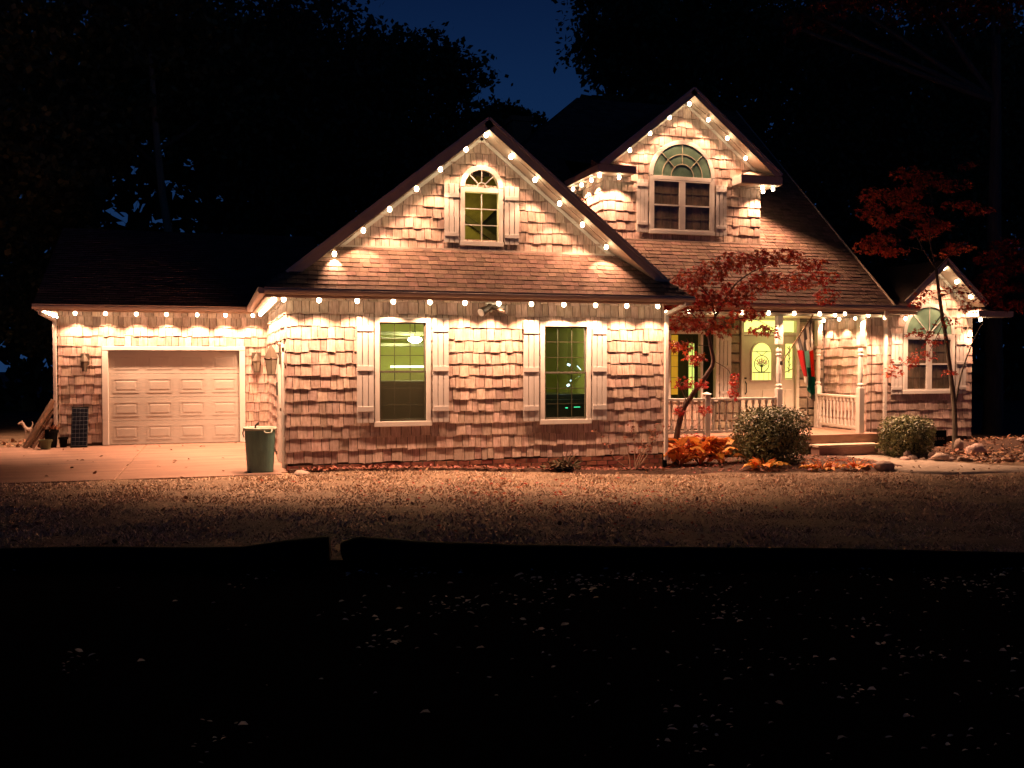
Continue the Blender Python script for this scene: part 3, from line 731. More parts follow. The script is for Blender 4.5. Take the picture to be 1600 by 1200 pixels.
tiles('shingle', None, (DX0, DYF+.03, DZ0), (1,0,0), (0,0,1), (0,-1,0), drng, DTOP-DZ0, .215, .10, .22, TH, cedar,
    openings=[(DW[0]-DX0+.03, DW[1]-DX0-.03, DW[2]-DZ0, DW[3]-DZ0)], avoid=arch_avoid(10.05, DW[3], .78, DW[3], DX0, DZ0), stuffmb=SM, seed=21)
# dormer sides
for sgn, xx in ((-1, DX0), (1, DX1)):
    s_ = MB(); s_.slab([(xx,DYF+.13,DZ0-.2),(xx,22.4,MZ+mm*(22.4-MY)-.1),(xx,22.4,DEZ+.2),(xx,DYF+.13,DEZ+.2)], (-sgn*.1,0,0)); part(s_, 'wall', wallback)
ybk = lambda z: MY+(z-MZ)/mm
tiles('shingle', None, (DX0, 22.3, DZ0), (0,-1,0), (0,0,1), (-1,0,0), lambda v: (max(0, 22.3-ybk(DZ0+v)-.1), 22.3-DYF), DEZ-DZ0, .215, .1, .2, TH, cedar, stuffmb=SM, seed=22) if False else None
tiles('shingle', None, (DX0, 22.3, DZ0), (0,-1,0), (0,0,1), (-1,0,0), lambda v: (22.3-min(22.3, ybk(DZ0+v)+.05), 22.3-DYF), 1.42, .215, .1, .2, TH, cedar, stuffmb=SM, seed=22)
arw = arched(DW[0], DW[1], DW[2], DW[3], DYF, 2, 3, 3, rings=(.28,.5), glassm=tealglass, mull=True)
def casement(w, a, b, c, d, yf, cols=2, rows=2, bar=True, cur=True):
    s = MB(); t = .03
    s.box(a,a+t,yf-.035,yf-.005,c,d); s.box(b-t,b,yf-.035,yf-.005,c,d); s.box(a+t,b-t,yf-.034,yf-.006,c,c+t); s.box(a+t,b-t,yf-.034,yf-.006,d-t,d)
    if bar: s.box(a+t,b-t,yf-.03,yf-.008,(c+d)/2-.015,(c+d)/2+.015)
    part(s, 'sash_frame', trim, w)
    m = MB(); 
    for k in range(1, cols): x = a+(b-a)*k/cols; m.box(x-.005,x+.005,yf-.014,yf-.008,c,d)
    for k in range(1, rows): z = c+(d-c)*k/rows; m.box(a,b,yf-.013,yf-.009,z-.005,z+.005)
    part(m, 'muntin', M('muntin_brown',(.075,.06,.04),.6), w)
    g = MB(); g.add([(a,yf-.004,c),(b,yf-.004,c),(b,yf-.004,d),(a,yf-.004,d)], [(0,1,2,3)]); part(g, 'pane', M('dusk_glass',(.15,.10,.065),.12,col2=(.05,.04,.022),nscale=4,stretch=(1,1,.4),spec=.7), w)
casement(arw, DW[0]+.085, 10.05-.045, DW[2]+.05, DW[3]-.077, DYF, 3, 4)
casement(arw, 10.05+.045, DW[1]-.085, DW[2]+.05, DW[3]-.077, DYF, 3, 4)
shutter(8.93, 9.20, 4.76, 5.93, DYF, rails=((5.82,.09),(4.96,.07)))
shutter(10.90, 11.17, 4.74, 5.90, DYF, rails=((5.79,.09),(4.94,.07)))
# dormer roof
DRY = 19.32
hx = (DAZ-DEZ-.18)/dsl     # half width to rake foot
dr = MB()
for sgn in (-1, 1):
    ex = DAX+sgn*(DAZ-6.12)/dsl
    dr.slab([(DAX,DRY,DAZ),(ex,DRY,6.12),(ex,22.8,6.12),(DAX,24.2,DAZ)][::sgn], (0,0,-T))
part(dr, 'roof', roofback)
dvv = Vector(((DAZ-6.12)/dsl, 0, DAZ-6.12)); Ld = dvv.length; dvv.normalize()
tiles('roof_shingle', None, (DAX-(DAZ-6.12)/dsl, 23.0, 6.12), (0,-1,0), dvv, Vector((-dvv.z,0,dvv.x)), lambda v: (0, 23.0-DRY), Ld, .13, .2, .32, .012, asphalt_sh, jit=.003, stuffmb=RS, seed=23, lap=.02)
dv2 = Vector((-dvv.x, 0, dvv.z))
tiles('roof_shingle', None, (DAX+(DAZ-6.12)/dsl, DRY, 6.12), (0,1,0), dv2, Vector((dvv.z,0,dvv.x)), lambda v: (0, 23.0-DRY), Ld, .13, .2, .32, .012, asphalt_sh, jit=.003, stuffmb=RS, seed=24, lap=.02)
rake(DAX-(DAZ-6.14)/dsl, 6.14, DAX, DAZ, DRY, DYF-DRY+.03, w=.15)
rake(DAX+(DAZ-6.14)/dsl, 6.14, DAX, DAZ, DRY, DYF-DRY+.03, w=.15)
def cornice(x0, x1, yf, yb, z0, z1, ztop, side):
    """boxed eave return: box with a little hipped cap"""
    b = MB(); b.box(x0, x1, yf, yb, z0, z1); part(b, 'cornice_return', fascia_m, bevel=.006)
    s = MB(); s.box(x0+.02, x1-.02, yf+.02, yb, z0-.014, z0-.002); part(s, 'soffit', soffit_m)
    e = MB(); xe = x1 if side < 0 else x0
    e.box(min(xe, xe-side*.012), max(xe, xe-side*.012), yf-.004, yb, z0-.004, z1+.004); part(e, 'return_end', trim)
    c = MB(); xo, xi = (x0, x1) if side < 0 else (x1, x0)
    xm = xi+(xo-xi)*.45
    c.add([(xo-.0,yf-.03,z1+.001),(xi,yf-.03,z1+.001),(xi,yb,z1+.001),(xo,yb,z1+.001),(xo+(-.0),yb,ztop),(xm,yb,ztop)],
        [(0,1,5,4),(1,2,5),(2,3,4,5),(0,4,3),(0,3,2,1)] if side < 0 else [(4,5,1,0),(5,2,1),(5,4,3,2),(3,4,0),(1,2,3,0)])
    part(c, 'return_cap', asphalt_sh)
cornice(7.86, 8.74, DRY-.02, DYF+.0, 5.98, 6.13, 6.30, -1)
cornice(11.34, 12.40, DRY-.02, DYF+.0, 5.92, 6.10, 6.28, 1)
ev = MB(); ev.box(7.86,7.9,DYF,22.6,5.98,6.13); part(ev, 'fascia', fascia_m)
ev = MB(); ev.box(12.36,12.40,DYF,22.6,5.92,6.10); part(ev, 'fascia', fascia_m)
ev = MB(); ev.box(7.9,DX0,DYF,22.6,5.985,6.0); part(ev, 'soffit', soffit_m)
ev = MB(); ev.box(DX1,12.36,DYF,22.6,5.93,5.945); part(ev, 'soffit', soffit_m)
fl = MB(); fl.box(DX0-.04, DX1+.04, DYF-.035, DYF+.03, DZ0-.01, DZ0+.03); part(fl, 'flashing', gutter_m)

# --- right block
BY = 18.6; BX0, BX1 = 14.2, 17.12
BTOP = 4.14; BAX = 16.04; bsl = .87
bw = MB(); bw.box(BX0, BX1, BY+.03, BY+.13, .1, 3.02)
def bclip(x, z): h = (BTOP-z)/bsl; return min(max(x, BAX-h), BAX+h)
bw.slab([(bclip(BX0,3.02),BY+.03,3.02),(bclip(BX1,3.02),BY+.03,3.02),(BAX,BY+.03,BTOP)], (0,.1,0))
bw.box(BX0, BX0+.1, BY+.13, 20.3, -.1, 3.0); bw.box(BX1-.1, BX1, BY+.13, 24, .1, 3.0)
wall_b = part(bw, 'wall', wallback)
BW = (15.16, 16.60, 1.16, 2.50)
def brng(v):
    z = .11+v
    if z < 3.0: return (-.02, BX1-BX0+.03)
    h = (BTOP-z)/bsl
    return (max(BX0, BAX-h)-BX0, min(BX1, BAX+h)-BX0)
tiles('shingle', None, (BX0, BY+.03, .11), (1,0,0), (0,0,1), (0,-1,0), brng, BTOP-.11, .215, .10, .22, TH, cedar,
    openings=[(BW[0]-BX0+.03, BW[1]-BX0-.03, BW[2]-.11, BW[3]-.11)], avoid=arch_avoid(15.88, BW[3], .69, BW[3], BX0, .11), stuffmb=SM, seed=31)
tiles('shingle', None, (BX0, 20.2, .28), (0,-1,0), (0,0,1), (-1,0,0), lambda v: (0, 20.2-BY), 2.66, .215, .11, .24, TH, cedar, stuffmb=SM, seed=32)
bwin = arched(BW[0], BW[1], BW[2], BW[3], BY, 2, 3, 3, rings=(), glassm=M('pale_teal_glass',(.20,.32,.22),.3,col2=(.12,.22,.15),nscale=5,spec=.8), mull=True)
casement(bwin, BW[0]+.085, 15.88-.045, BW[2]+.05, BW[3]-.077, BY, 3, 4)
casement(bwin, 15.88+.045, BW[1]-.085, BW[2]+.05, BW[3]-.077, BY, 3, 4)
shutter(14.83, 15.12, 1.12, 2.52, BY, rails=((2.32,.08),(1.85,.07),(1.26,.07)))
shutter(16.64, 16.93, 1.12, 2.52, BY, rails=((2.32,.08),(1.85,.07),(1.26,.07)))
BRY = 18.22
br = MB()
for sgn in (-1, 1):
    ex = BAX+sgn*1.14; br.slab([(BAX,BRY,4.22),(ex,BRY,4.22-1.14*bsl),(ex,23,4.22-1.14*bsl),(BAX,23,4.22)][::sgn], (0,0,-T))
part(br, 'roof', roofback)
rake(BAX-1.14, 4.22-1.14*bsl, BAX, 4.22, BRY, BY-BRY+.03, w=.12)
rake(BAX+1.14, 4.22-1.14*bsl, BAX, 4.22, BRY, BY-BRY+.03, w=.12)
br2 = MB(); br2.slab([(17.0,BRY+.3,3.35),(17.95,BRY+.02,3.05),(17.95,23,3.05),(17.0,23,3.35)], (0,0,-.05)); part(br2, 'roof', roofback)
cornice(16.95, 17.95, BRY-.02, BY, 2.93, 3.06, 3.28, 1)
so = MB(); so.box(17.1,17.93,BY,23,2.94,2.96); part(so, 'soffit', soffit_m)
so = MB(); so.box(17.93,17.95,BY,23,2.93,3.06); part(so, 'fascia', fascia_m)
c_ = MB(); c_.add([(14.3,MY-.02,MZ+.005),(15.08,MY-.02,MZ+.005),(15.0,BY,3.30),(14.3,BY,3.35)], [(0,1,2,3)]); c_.add([(15.08,MY-.02,MZ+.004),(15.08,BY,MZ+.004),(15.0,BY,3.30)], [(0,1,2)]); part(c_, 'roof', asphalt_sh)
fo = MB(); fo.box(14.25,17.08,BY+.06,BY+.16,-.35,.12); part(fo, 'foundation', M('dark_foundation',(.05,.035,.03),.9))

# --- porch
dk = MB()
for k in range(12):
    y = 18.12+k*.18; dk.box(8.17, 14.19, y, y+.174, .235, .27)
deck = part(dk, 'porch_floor', deckm)
dr_ = MB(); dr_.box(8.17, 14.25, 18.14, 18.2, -.02, .234); part(dr_, 'deck_rim', deckm)
sp = MB(); sp.box(12.35, 13.95, 17.78, 18.13, .02, .075); part(sp, 'step', trim if False else M('step_board',(.50,.38,.29),.8,var=.3,nscale=5,bump=.2), bevel=.006)
sp = MB(); sp.box(12.4, 13.9, 17.82, 18.13, -.22, .019); part(sp, 'step', deckm)
pwl = MB(); pwall_ops = [(9.95,11.25,.95,2.62),(11.86,13.42,.27,2.90)]
wall_cells(pwl, 8.2, 14.3, .1, 2.95, pwall_ops, lambda a,b,c,d: pwl.box(a,b,20.23,20.33,c,d))
wall_p = part(pwl, 'wall', mortar_m)
tiles('shingle', None, (8.2, 20.23, .3), (1,0,0), (0,0,1), (0,-1,0), lambda v: (0, 2.95), 2.6, .215, .1, .22, TH, cedar, openings=[(9.9-8.2,11.3-8.2,.62,2.34)], stuffmb=SM, seed=33)
# stone veneer either side of the door
rs = random.Random(8)
def stones(x0, x1, z0, z1):
    z = z0
    while z < z1-.05:
        h = min(rs.uniform(.16, .30), z1-z); x = x0
        while x < x1-.03:
            w = min(rs.uniform(.18, .42), x1-x)
            if x1-(x+w) < .1: w = x1-x
            g_ = .012; d_ = rs.uniform(.03, .07); j = lambda: rs.uniform(-.012, .012)
            m = MB(); ya = 20.235
            a0, b0, c0, d0 = (x+g_+j(), z+g_+j()), (x+w-g_+j(), z+g_+j()), (x+w-g_+j(), z+h-g_+j()), (x+g_+j(), z+h-g_+j())
            m.add([(p[0], ya, p[1]) for p in (a0,b0,c0,d0)]+[(p[0]*.88+(x+w/2)*.12, ya-d_, p[1]*.88+(z+h/2)*.12) for p in (a0,b0,c0,d0)],
                [(4,5,6,7),(0,1,5,4),(1,2,6,5),(2,3,7,6),(3,0,4,7)])
            m.build('stone', stone_m, wall_p, bevel=.008); x += w
        z += h
stones(11.2, 11.84, .28, 2.9); stones(13.44, 14.16, .28, 2.9)
# porch window (double, lit amber inside)
pw_ = MB(); pw_.box(9.95,10.03,20.16,20.3,.98,2.60); pw_.box(11.2,11.28,20.16,20.3,.98,2.60); pw_.box(10.03,11.2,20.161,20.3,2.52,2.60); pw_.box(9.93,11.30,20.15,20.3,.94,1.0); pw_.box(10.80,10.86,20.162,20.3,1.0,2.52)
pwn = part(pw_, 'window', trim, bevel=.005)
g = MB(); g.add([(10.03,20.22,1.0),(11.2,20.22,1.0),(11.2,20.22,2.52),(10.03,20.22,2.52)], [(0,1,2,3)]); part(g, 'pane', glass, pwn)
m_ = MB()
for x in (10.24,10.42,10.6,): m_.box(x-.006,x+.006,20.20,20.212,1.0,2.52)
for k in range(1,6): m_.box(10.03,10.8,20.201,20.211,1.0+k*.253-.005,1.0+k*.253+.005)
part(m_, 'muntin', muntd, pwn)
ir = MB(); ir.box(9.7,11.5,20.9,20.95,.8,2.8); ir.box(9.66,9.7,20.34,20.9,.8,2.8); ir.box(11.5,11.54,20.34,20.9,.8,2.8); ir.box(9.7,11.5,20.34,20.9,2.76,2.8); part(ir, 'interior_wall', M('dim_olive',(.06,.055,.02),.8))
cu = MB()
for k in range(6): cu.tube([(10.22+k*.028,20.5,1.1),(10.22+k*.028,20.5,2.5)], .016, 6)
cuo = part(cu, 'curtain', amber)
cu = MB(); cu.box(10.66,10.78,20.45,20.5,1.0,2.3); part(cu, 'curtain', M('lit_gap',(.5,.6,.1),.8,emit=(.42,.5,.10),estr=.9))  # glowing strip standing for the lit gap between curtains, not cloth
sh = shutter(11.30, 11.60, 1.0, 2.55, 20.2, rails=((2.4,.07),(1.75,.07),(1.15,.07)))
# entry: frame, door, sidelight, transom
ef = MB()
for (a,b) in ((11.86,11.93),(12.90,13.02),(13.36,13.44)): ef.box(a,b,20.14,20.34,.27,2.56)
ef.box(11.86,13.44,20.139,20.34,2.50,2.57); ef.box(11.86,13.44,20.139,20.34,2.86,2.93); ef.box(11.86,11.93,20.14,20.34,2.57,2.86); ef.box(13.36,13.44,20.14,20.34,2.57,2.86)
efo = part(ef, 'door_frame', entrym, bevel=.004)
dr0 = MB(); dr0.box(11.93,12.90,20.22,20.27,.29,2.49); edoor = part(dr0, 'door', entrym)
tr_ = MB(); tr_.box(11.94,12.88,20.25,20.26,2.585,2.855); part(tr_, 'transom_pane', litglass)
tr_ = MB(); tr_.box(12.94,13.35,20.25,20.26,2.585,2.855); part(tr_, 'transom_pane', litglass)
tr_ = MB(); tr_.box(12.88,12.94,20.2,20.3,2.57,2.86); part(tr_, 'transom_mullion', entrym)
gx, gzs, gr_ = 12.44, 2.06, .265
og = MB(); vs = [(gx-gr_,20.21,1.43),(gx+gr_,20.21,1.43)]+[(gx+gr_*math.cos(math.pi*k/18),20.21,gzs+gr_*math.sin(math.pi*k/18)) for k in range(19)]
og.slab(vs, (0,.006,0)); part(og, 'door_glass', litglass2, edoor)
of = MB(); of.arch(gx, 20.19, 20.219, gzs, gr_-.005, gr_+.035, n=18); of.box(gx-gr_-.035,gx-gr_+.005,20.19,20.219,1.40,gzs); of.box(gx+gr_-.005,gx+gr_+.035,20.19,20.219,1.40,gzs); of.box(gx-gr_,gx+gr_,20.191,20.219,1.40,1.435)
part(of, 'glass_trim', entrym, edoor)
# leaded tree-in-a-ring motif
yl = 20.2
ld = MB(); ld.arch(gx, yl-.006, yl+.004, 1.82, .19, .205, 0, 2*math.pi, 28)
ld.beam((gx,yl,1.60),(gx,yl,1.80),.03,.01,up=(0,1,0)); ld.beam((gx-.24,yl,1.615),(gx+.24,yl,1.615),.02,.01,up=(0,1,0))
for (dx, dz) in ((-.13,.12),(-.07,.16),(0,.18),(.07,.16),(.13,.12),(-.16,.04),(.16,.04)):
    ld.beam((gx,yl,1.74),(gx+dx,yl,1.80+dz*.8),.012,.008,up=(0,1,0))
for k in range(4): ld.beam((gx-.2+k*.13,yl,1.60),(gx-.2+k*.13,yl,1.44),.006,.006,up=(0,1,0))
ld.beam((gx-.24,yl,2.12),(gx+.24,yl,2.12),.014,.008,up=(0,1,0)); ld.beam((gx-.15,yl,2.12),(gx,yl,2.02),.01,.008,up=(0,1,0)); ld.beam((gx+.15,yl,2.12),(gx,yl,2.02),.01,.008,up=(0,1,0))
part(ld, 'leading', leadm, edoor)
lf = MB(); rr = random.Random(4)
for k in range(60):
    an, r_ = rr.uniform(0, 2*math.pi), .17*math.sqrt(rr.random()); x, z = gx+r_*math.cos(an), 1.85+abs(r_*math.sin(an))*.85-.03
    lf.add([(x-.018,yl+.005,z),(x,yl+.005,z-.012),(x+.018,yl+.005,z),(x,yl+.005,z+.012)], [(0,1,2,3)])
part(lf, 'glass_foliage', orangeg, edoor)
for (a,b) in ((12.05,12.40),(12.48,12.83)):
    pb = MB(); pb.box(a,b,20.207,20.221,.5,1.2); part(pb, 'panel', entrym, edoor, bevel=.008)
hd = MB(); hd.tube([(12.0,20.2,1.1),(12.0,20.15,1.15),(12.0,20.15,1.35),(12.0,20.2,1.4)], .014); hd.lathe((12.0,20.19,1.48), [(.025,-.02),(.03,0),(.025,.02)]); part(hd, 'handle', blackmetal, edoor)
sl_ = MB(); sl_.box(13.03,13.35,20.22,20.27,.29,2.49); side_l = part(sl_, 'sidelight', entrym)
sg = MB(); sg.box(13.10,13.28,20.205,20.215,1.45,2.30); part(sg, 'door_glass', litglass2, side_l)
sg = MB(); sg.beam((13.19,20.2,1.6),(13.19,20.2,2.25),.02,.01,up=(0,1,0))
for k in range(7): sg.beam((13.19,20.2,1.68+k*.08),(13.19+(.06 if k%2 else -.06),20.2,1.75+k*.08),.01,.01,up=(0,1,0))
sg.beam((13.10,20.2,1.62),(13.28,20.2,1.70),.02,.01,up=(0,1,0)); sg.beam((13.10,20.2,1.47),(13.28,20.2,1.47),.02,.01,up=(0,1,0)); part(sg, 'leading', leadm, side_l)
pb = MB(); pb.box(13.09,13.29,20.207,20.221,.5,1.2); part(pb, 'panel', entrym, side_l, bevel=.008)
point('entry_glow', (12.6,19.6,2.6), 4.5, (.95,1,.3), .15)  # point light without a fixture, on the porch side of the door
# turned porch posts
def post(x, y, z0=.27, z1=2.87, half=False):
    p_ = MB(); s = .065
    p_.box(x-s,x+s,y-s,y+s,z0,z0+1.02); p_.box(x-s,x+s,y-s,y+s,z1-.62,z1)
    prof = [(.062,1.02),(.045,1.05),(.066,1.08),(.066,1.10),(.04,1.13),(.05,1.2),(.06,1.35),(.055,1.5),(.045,1.68),(.04,1.72),(.062,1.75),(.062,1.77),(.042,1.79),(.062,1.83),(.062,1.85),(.05,1.91)]
    prof = [(r_, .27+z*1.0) for r_, z in prof]
    p_.lathe((x,y,0), prof, 16); 
    return part(p_, 'porch_post', trim, bevel=.006)
post(11.66, 18.25); post(13.75, 18.25); post(13.9, 20.05)

# all remaining siding and roofing, each one mesh
so_ = part(SM, 'shingles', cedar); tag(so_, kind='stuff')
so_ = part(RS, 'roof_shingles', asphalt_sh); tag(so_, kind='stuff')
# corner boards of shingle ends
cb = MB()
# downspouts
def downspout(pts, w=.075, d=.06):
    m = MB()
    for a, b in zip(pts, pts[1:]): m.beam(a, b, w, d, up=(0,1,0) if abs(a[1]-b[1]) < .05 else (1,0,0))
    for p in pts[1:-1]: m.box(p[0]-w*.5,p[0]+w*.5,p[1]-d*.5,p[1]+d*.5,p[2]-w*.45,p[2]+w*.45)
    return part(m, 'downspout', downm, bevel=.01)
downspout([(-3.62,22.6,3.0),(-3.62,22.6,2.92),(-3.39,22.93,2.78),(-3.39,22.93,.05)])
downspout([(8.42,16.3,3.0),(8.42,16.3,2.96),(8.19,16.66,2.78),(8.19,16.66,.0)])
downspout([(14.2,17.98,3.0),(14.2,17.98,2.92),(14.62,18.52,2.66),(14.62,18.52,.05)])
wb = MB(); wb.box(8.15,8.23,16.70,16.78,-.35,.12); part(wb, 'downspout_boot', blackp)
cn = MB(); cn.tube([(14.27,18.55,2.85),(14.27,18.55,.0)], .012, 6); part(cn, 'conduit', cordm)

# ================================================================ LIGHT STRINGS
bulb_me = None
def bulb_mesh():
    m = MB(); m.lathe((0,0,0), [(.004,-.044),(.022,-.039),(.034,-.023),(.039,0),(.034,.023),(.024,.038),(.016,.046)], 14)
    me = bpy.data.meshes.new('bulb'); me.from_pydata(m.v, [], m.f); me.materials.append(bulbm)
    me.polygons.foreach_set('use_smooth', [True]*len(me.polygons)); me.update(); return me
bulb_me = bulb_mesh()
spotd = bpy.data.lights.new('bulb_spot', 'SPOT'); spotd.energy = SPOT_W; spotd.color = LIGHT_COL; spotd.spot_size = rad(120); spotd.spot_blend = .5; spotd.shadow_soft_size = .03
spotg = spotd.copy(); spotg.energy = SPOT_W*.62; spotg.spot_size = rad(98); spotg.spot_blend = .35
sock_me = bpy.data.meshes.new('socket'); m = MB(); m.lathe((0,0,0), [(.028,.045),(.03,.075),(.02,.09)], 8); sock_me.from_pydata(m.v, [], m.f); sock_me.materials.append(fascia_m); sock_me.update()
def string(label, pts, cord=True, r=1.0, spot=spotd):
    t = thing('light_string', label, 'string lights', pts[0])
    for i, p in enumerate(pts):
        b = inst('bulb', bulb_me, t, p); b.scale = (r, r, r)
        inst('socket', sock_me, b, p)
        l = bpy.data.objects.new('bulb_light', spot); setup(l, t, (p[0], p[1]-.0, p[2]-.062*r))
    if cord:
        m = MB()
        for a, b in zip(pts, pts[1:]):
            if (Vector(a)-Vector(b)).length < 1.2:
                mid = (Vector(a)+Vector(b))/2+Vector((0,0,.07)); m.tube([Vector(a)+Vector((0,0,.08)), mid, Vector(b)+Vector((0,0,.08))], .006, 5, cap=False)
        if m.f: m.build('cord', cordm, t)
    return t
string('row of warm eave bulbs above the garage door', [(-3.55,22.72,2.93)]+[(x,22.75,2.93) for x in (-2.95,-2.34,-1.71,-1.08,-.43,.18,.78)])
string('short run of bulbs round the far left garage eave corner', [(-3.55,23.3+.6*k,2.93) for k in range(5)])
string('row of warm eave bulbs running back from the corner over the service door', [(.92,16.62+.42*k,2.93) for k in range(14)])
string('row of warm bulbs under the front gutter above the two tall windows', [(1.06,16.42,2.925)]+[(x,16.42,2.92) for x in (1.64,2.28,2.9,3.54,4.17,4.79,5.40,6.02,6.64,7.26,7.89)])
string('bulbs up the rakes of the large left gable', [(1.94,16.76,3.74),(2.44,16.76,4.16),(2.9,16.76,4.55),(3.38,16.76,4.93),(3.81,16.76,5.30),(4.28,16.76,5.68),(4.655,16.76,5.96),(5.12,16.76,5.60),(5.58,16.76,5.21),(6.06,16.76,4.80),(6.51,16.76,4.43),(6.99,16.76,4.03)], spot=spotg)
string('bulbs up the rakes of the tall dormer gable', [(8.66,19.44,6.50),(9.14,19.44,6.90),(9.61,19.44,7.28),(10.10,19.44,7.62),(10.57,19.44,7.30),(11.05,19.44,6.92),(11.52,19.44,6.50)], spot=spotg)
string('bulbs under the left eave of the dormer', [(8.41,19.45,5.90),(7.95,19.45,5.91),(7.98,20.0,5.91),(7.98,20.6,5.91),(7.98,21.15,5.91)])
string('short run of bulbs under the right eave return of the dormer', [(11.97,19.45,5.85),(12.24,19.45,5.84),(12.2,19.8,5.84),(12.2,20.4,5.84),(12.2,21.0,5.84)])
string('row of warm bulbs under the porch gutter', [(8.88,18.06,2.93),(9.42,18.1,2.93),(10.03,18.1,2.92),(10.67,18.1,2.92),(11.31,18.1,2.92),(11.94,18.1,2.92),(12.58,18.1,2.92)])
string('tangled cluster of bulbs at the right end of the porch', [(12.97,18.1,2.90),(13.22,18.1,2.93),(13.83,18.1,2.90),(14.27,18.1,2.86),(14.82,18.1,2.84)], r=.9)
string('short run of bulbs along the side wall above the porch side railing', [(13.98,18.75,2.87),(13.98,19.35,2.87),(13.98,19.95,2.86)], r=.9, spot=spotg)
string('bulbs on the small right gable behind the maple', [(15.24,18.31,3.44),(15.67,18.31,3.82),(16.04,18.31,4.03),(16.4,18.31,3.72),(16.8,18.31,3.38)], spot=spotg)
string('single bright bulb at the far right eave corner', [(17.14,18.36,2.86)], cord=False)

# ================================================================ FIXTURES
def lantern(label, c, s, out):      # out = direction away from wall
    t = thing('wall_lantern', label, 'wall lantern', c)
    o = Vector(out); x, y, z = c
    side = Vector((-o.y, o.x, 0))
    def B(a0, a1, b0, b1, z0, z1, name, mat):   # a along out, b along side
        m = MB(); ps = [Vector(c)+o*a+side*b for a, b in ((a0,b0),(a1,b0),(a1,b1),(a0,b1))]
        m.slab([(p.x,p.y,z+z0) for p in ps], (0,0,z1-z0)); m.build(name, mat, t, bevel=.004)
    B(0,.03,-.09*s,.09*s,-.06*s,.20*s,'back_plate',pewter)
    cc = Vector(c)+o*(.12*s)
    m = MB(); m.tube([Vector(c)+Vector((0,0,.16*s)), Vector(c)+o*.07*s+Vector((0,0,.22*s)), cc+Vector((0,0,.18*s))], .012, 6); m.build('arm', pewter, t)
    m = MB(); m.lathe(cc, [(.10*s,.02*s),(.095*s,.035*s),(.05*s,.12*s),(.03*s,.15*s),(.012*s,.18*s)], 6); m.build('hood', pewter, t)
    m = MB(); m.lathe(cc, [(.05*s,-.18*s),(.082*s,.015*s)], 6); m.build('glass_shade', lampglass, t)
    m = MB()
    for k in range(6):
        an = 2*math.pi*(k+.5)/6; m.tube([cc+Vector((math.cos(an)*.052*s,math.sin(an)*.052*s,-.18*s)), cc+Vector((math.cos(an)*.085*s,math.sin(an)*.085*s,.02*s))], .006, 4)
    m.lathe(cc, [(.06*s,-.2*s),(.06*s,-.18*s)], 6); m.build('frame', pewter, t)
    return t
lantern('unlit wall lantern left of the garage door', (-2.79,YG-.02,1.86), 1.0, (0,-1,0))
lantern('unlit wall lantern right of the garage door', (.86,YG-.02,1.86), 1.15, (0,-1,0))
lantern('large unlit lantern over the service door by the house corner', (1.075,17.5,1.92), 1.4, (-1,0,0))
bronze = M('bronze', (.05,.035,.025), .5)
fl = thing('flood_light', 'twin headed bronze flood light on the wall between the windows', 'flood light', (4.7,YF,2.85))
m = MB(); m.box(4.62,4.82,YF-.05,YF+.0,2.80,2.95); m.build('mounting_plate', trim, fl, bevel=.005)
m = MB(); m.lathe((4.69,YF-.09,2.87), [(.03,-.06),(.055,-.03),(.055,.03),(.03,.055)], 12); m.build('hub', bronze, fl, smooth=True)
def head(a, b, r0, r1, face):
    m = MB(); m.tube([a, Vector(a)*.6+Vector(b)*.4, b], [r0, r1*.75, r1], 12); h = m.build('head_tube', bronze, fl, smooth=False)
    d = (Vector(b)-Vector(a)).normalized(); m = MB(); m.tube([Vector(b)-d*.005, Vector(b)+d*.012], r1*.86, 12); m.build('lens', M('lamp_lens',(.75,.75,.72),.15,spec=.8), h)
head((4.68,YF-.12,2.86),(4.49,YF-.22,2.76),.045,.085,0)
head((4.73,YF-.12,2.86),(4.95,YF-.24,2.82),.04,.09,0)
m = MB(); m.lathe((4.69,YF-.12,2.78), [(.02,-.02),(.035,0),(.02,.03)], 10); m.build('sensor', lampglass, fl)

# railings
bal_me = bpy.data.meshes.new('baluster'); m = MB(); m.box(-.024,.024,-.024,.024,0,.12); m.box(-.024,.024,-.024,.024,.56,.66); m.lathe((0,0,0), [(.023,.12),(.016,.14),(.027,.18),(.022,.24),(.015,.36),(.020,.46),(.027,.52),(.017,.55),(.023,.56)], 8)
bal_me.from_pydata(m.v, [], m.f); bal_me.materials.append(trim); bal_me.update()
def railing(label, a, b, n, z=.27, mid=None):
    t = thing('porch_railing', label, 'railing', (*a, z)); A, B_ = Vector((*a, z)), Vector((*b, z))
    m = MB(); m.beam(A+Vector((0,0,.81)), B_+Vector((0,0,.81)), .09, .05); m.build('top_rail', trim, t, bevel=.008)
    m = MB(); m.beam(A+Vector((0,0,.12)), B_+Vector((0,0,.12)), .05, .06); m.build('bottom_rail', trim, t, bevel=.005)
    for k in range(n):
        p = A+(B_-A)*((k+.5)/n)
        if mid is not None and abs(p.x-mid) < .1: continue
        inst('baluster', bal_me, t, p+Vector((0,0,.14)))
    if mid is not None:
        m = MB(); m.box(mid-.06,mid+.06,a[1]-.06,a[1]+.06,z,z+.92); m.build('newel_post', trim, t, bevel=.006)
        m = MB(); m.add([(mid-.085,a[1]-.085,z+.92),(mid+.085,a[1]-.085,z+.92),(mid+.085,a[1]+.085,z+.92),(mid-.085,a[1]+.085,z+.92),(mid,a[1],z+.97)], [(0,3,2,1),(0,1,4),(1,2,4),(2,3,4),(3,0,4)]); m.build('post_cap', trim, t)
railing('white turned baluster railing along the porch front behind the left maple', (8.2,18.25), (11.6,18.25), 21, mid=9.92)
railing('short white railing running back beside the porch steps', (13.76,18.32), (13.88,19.98), 11)

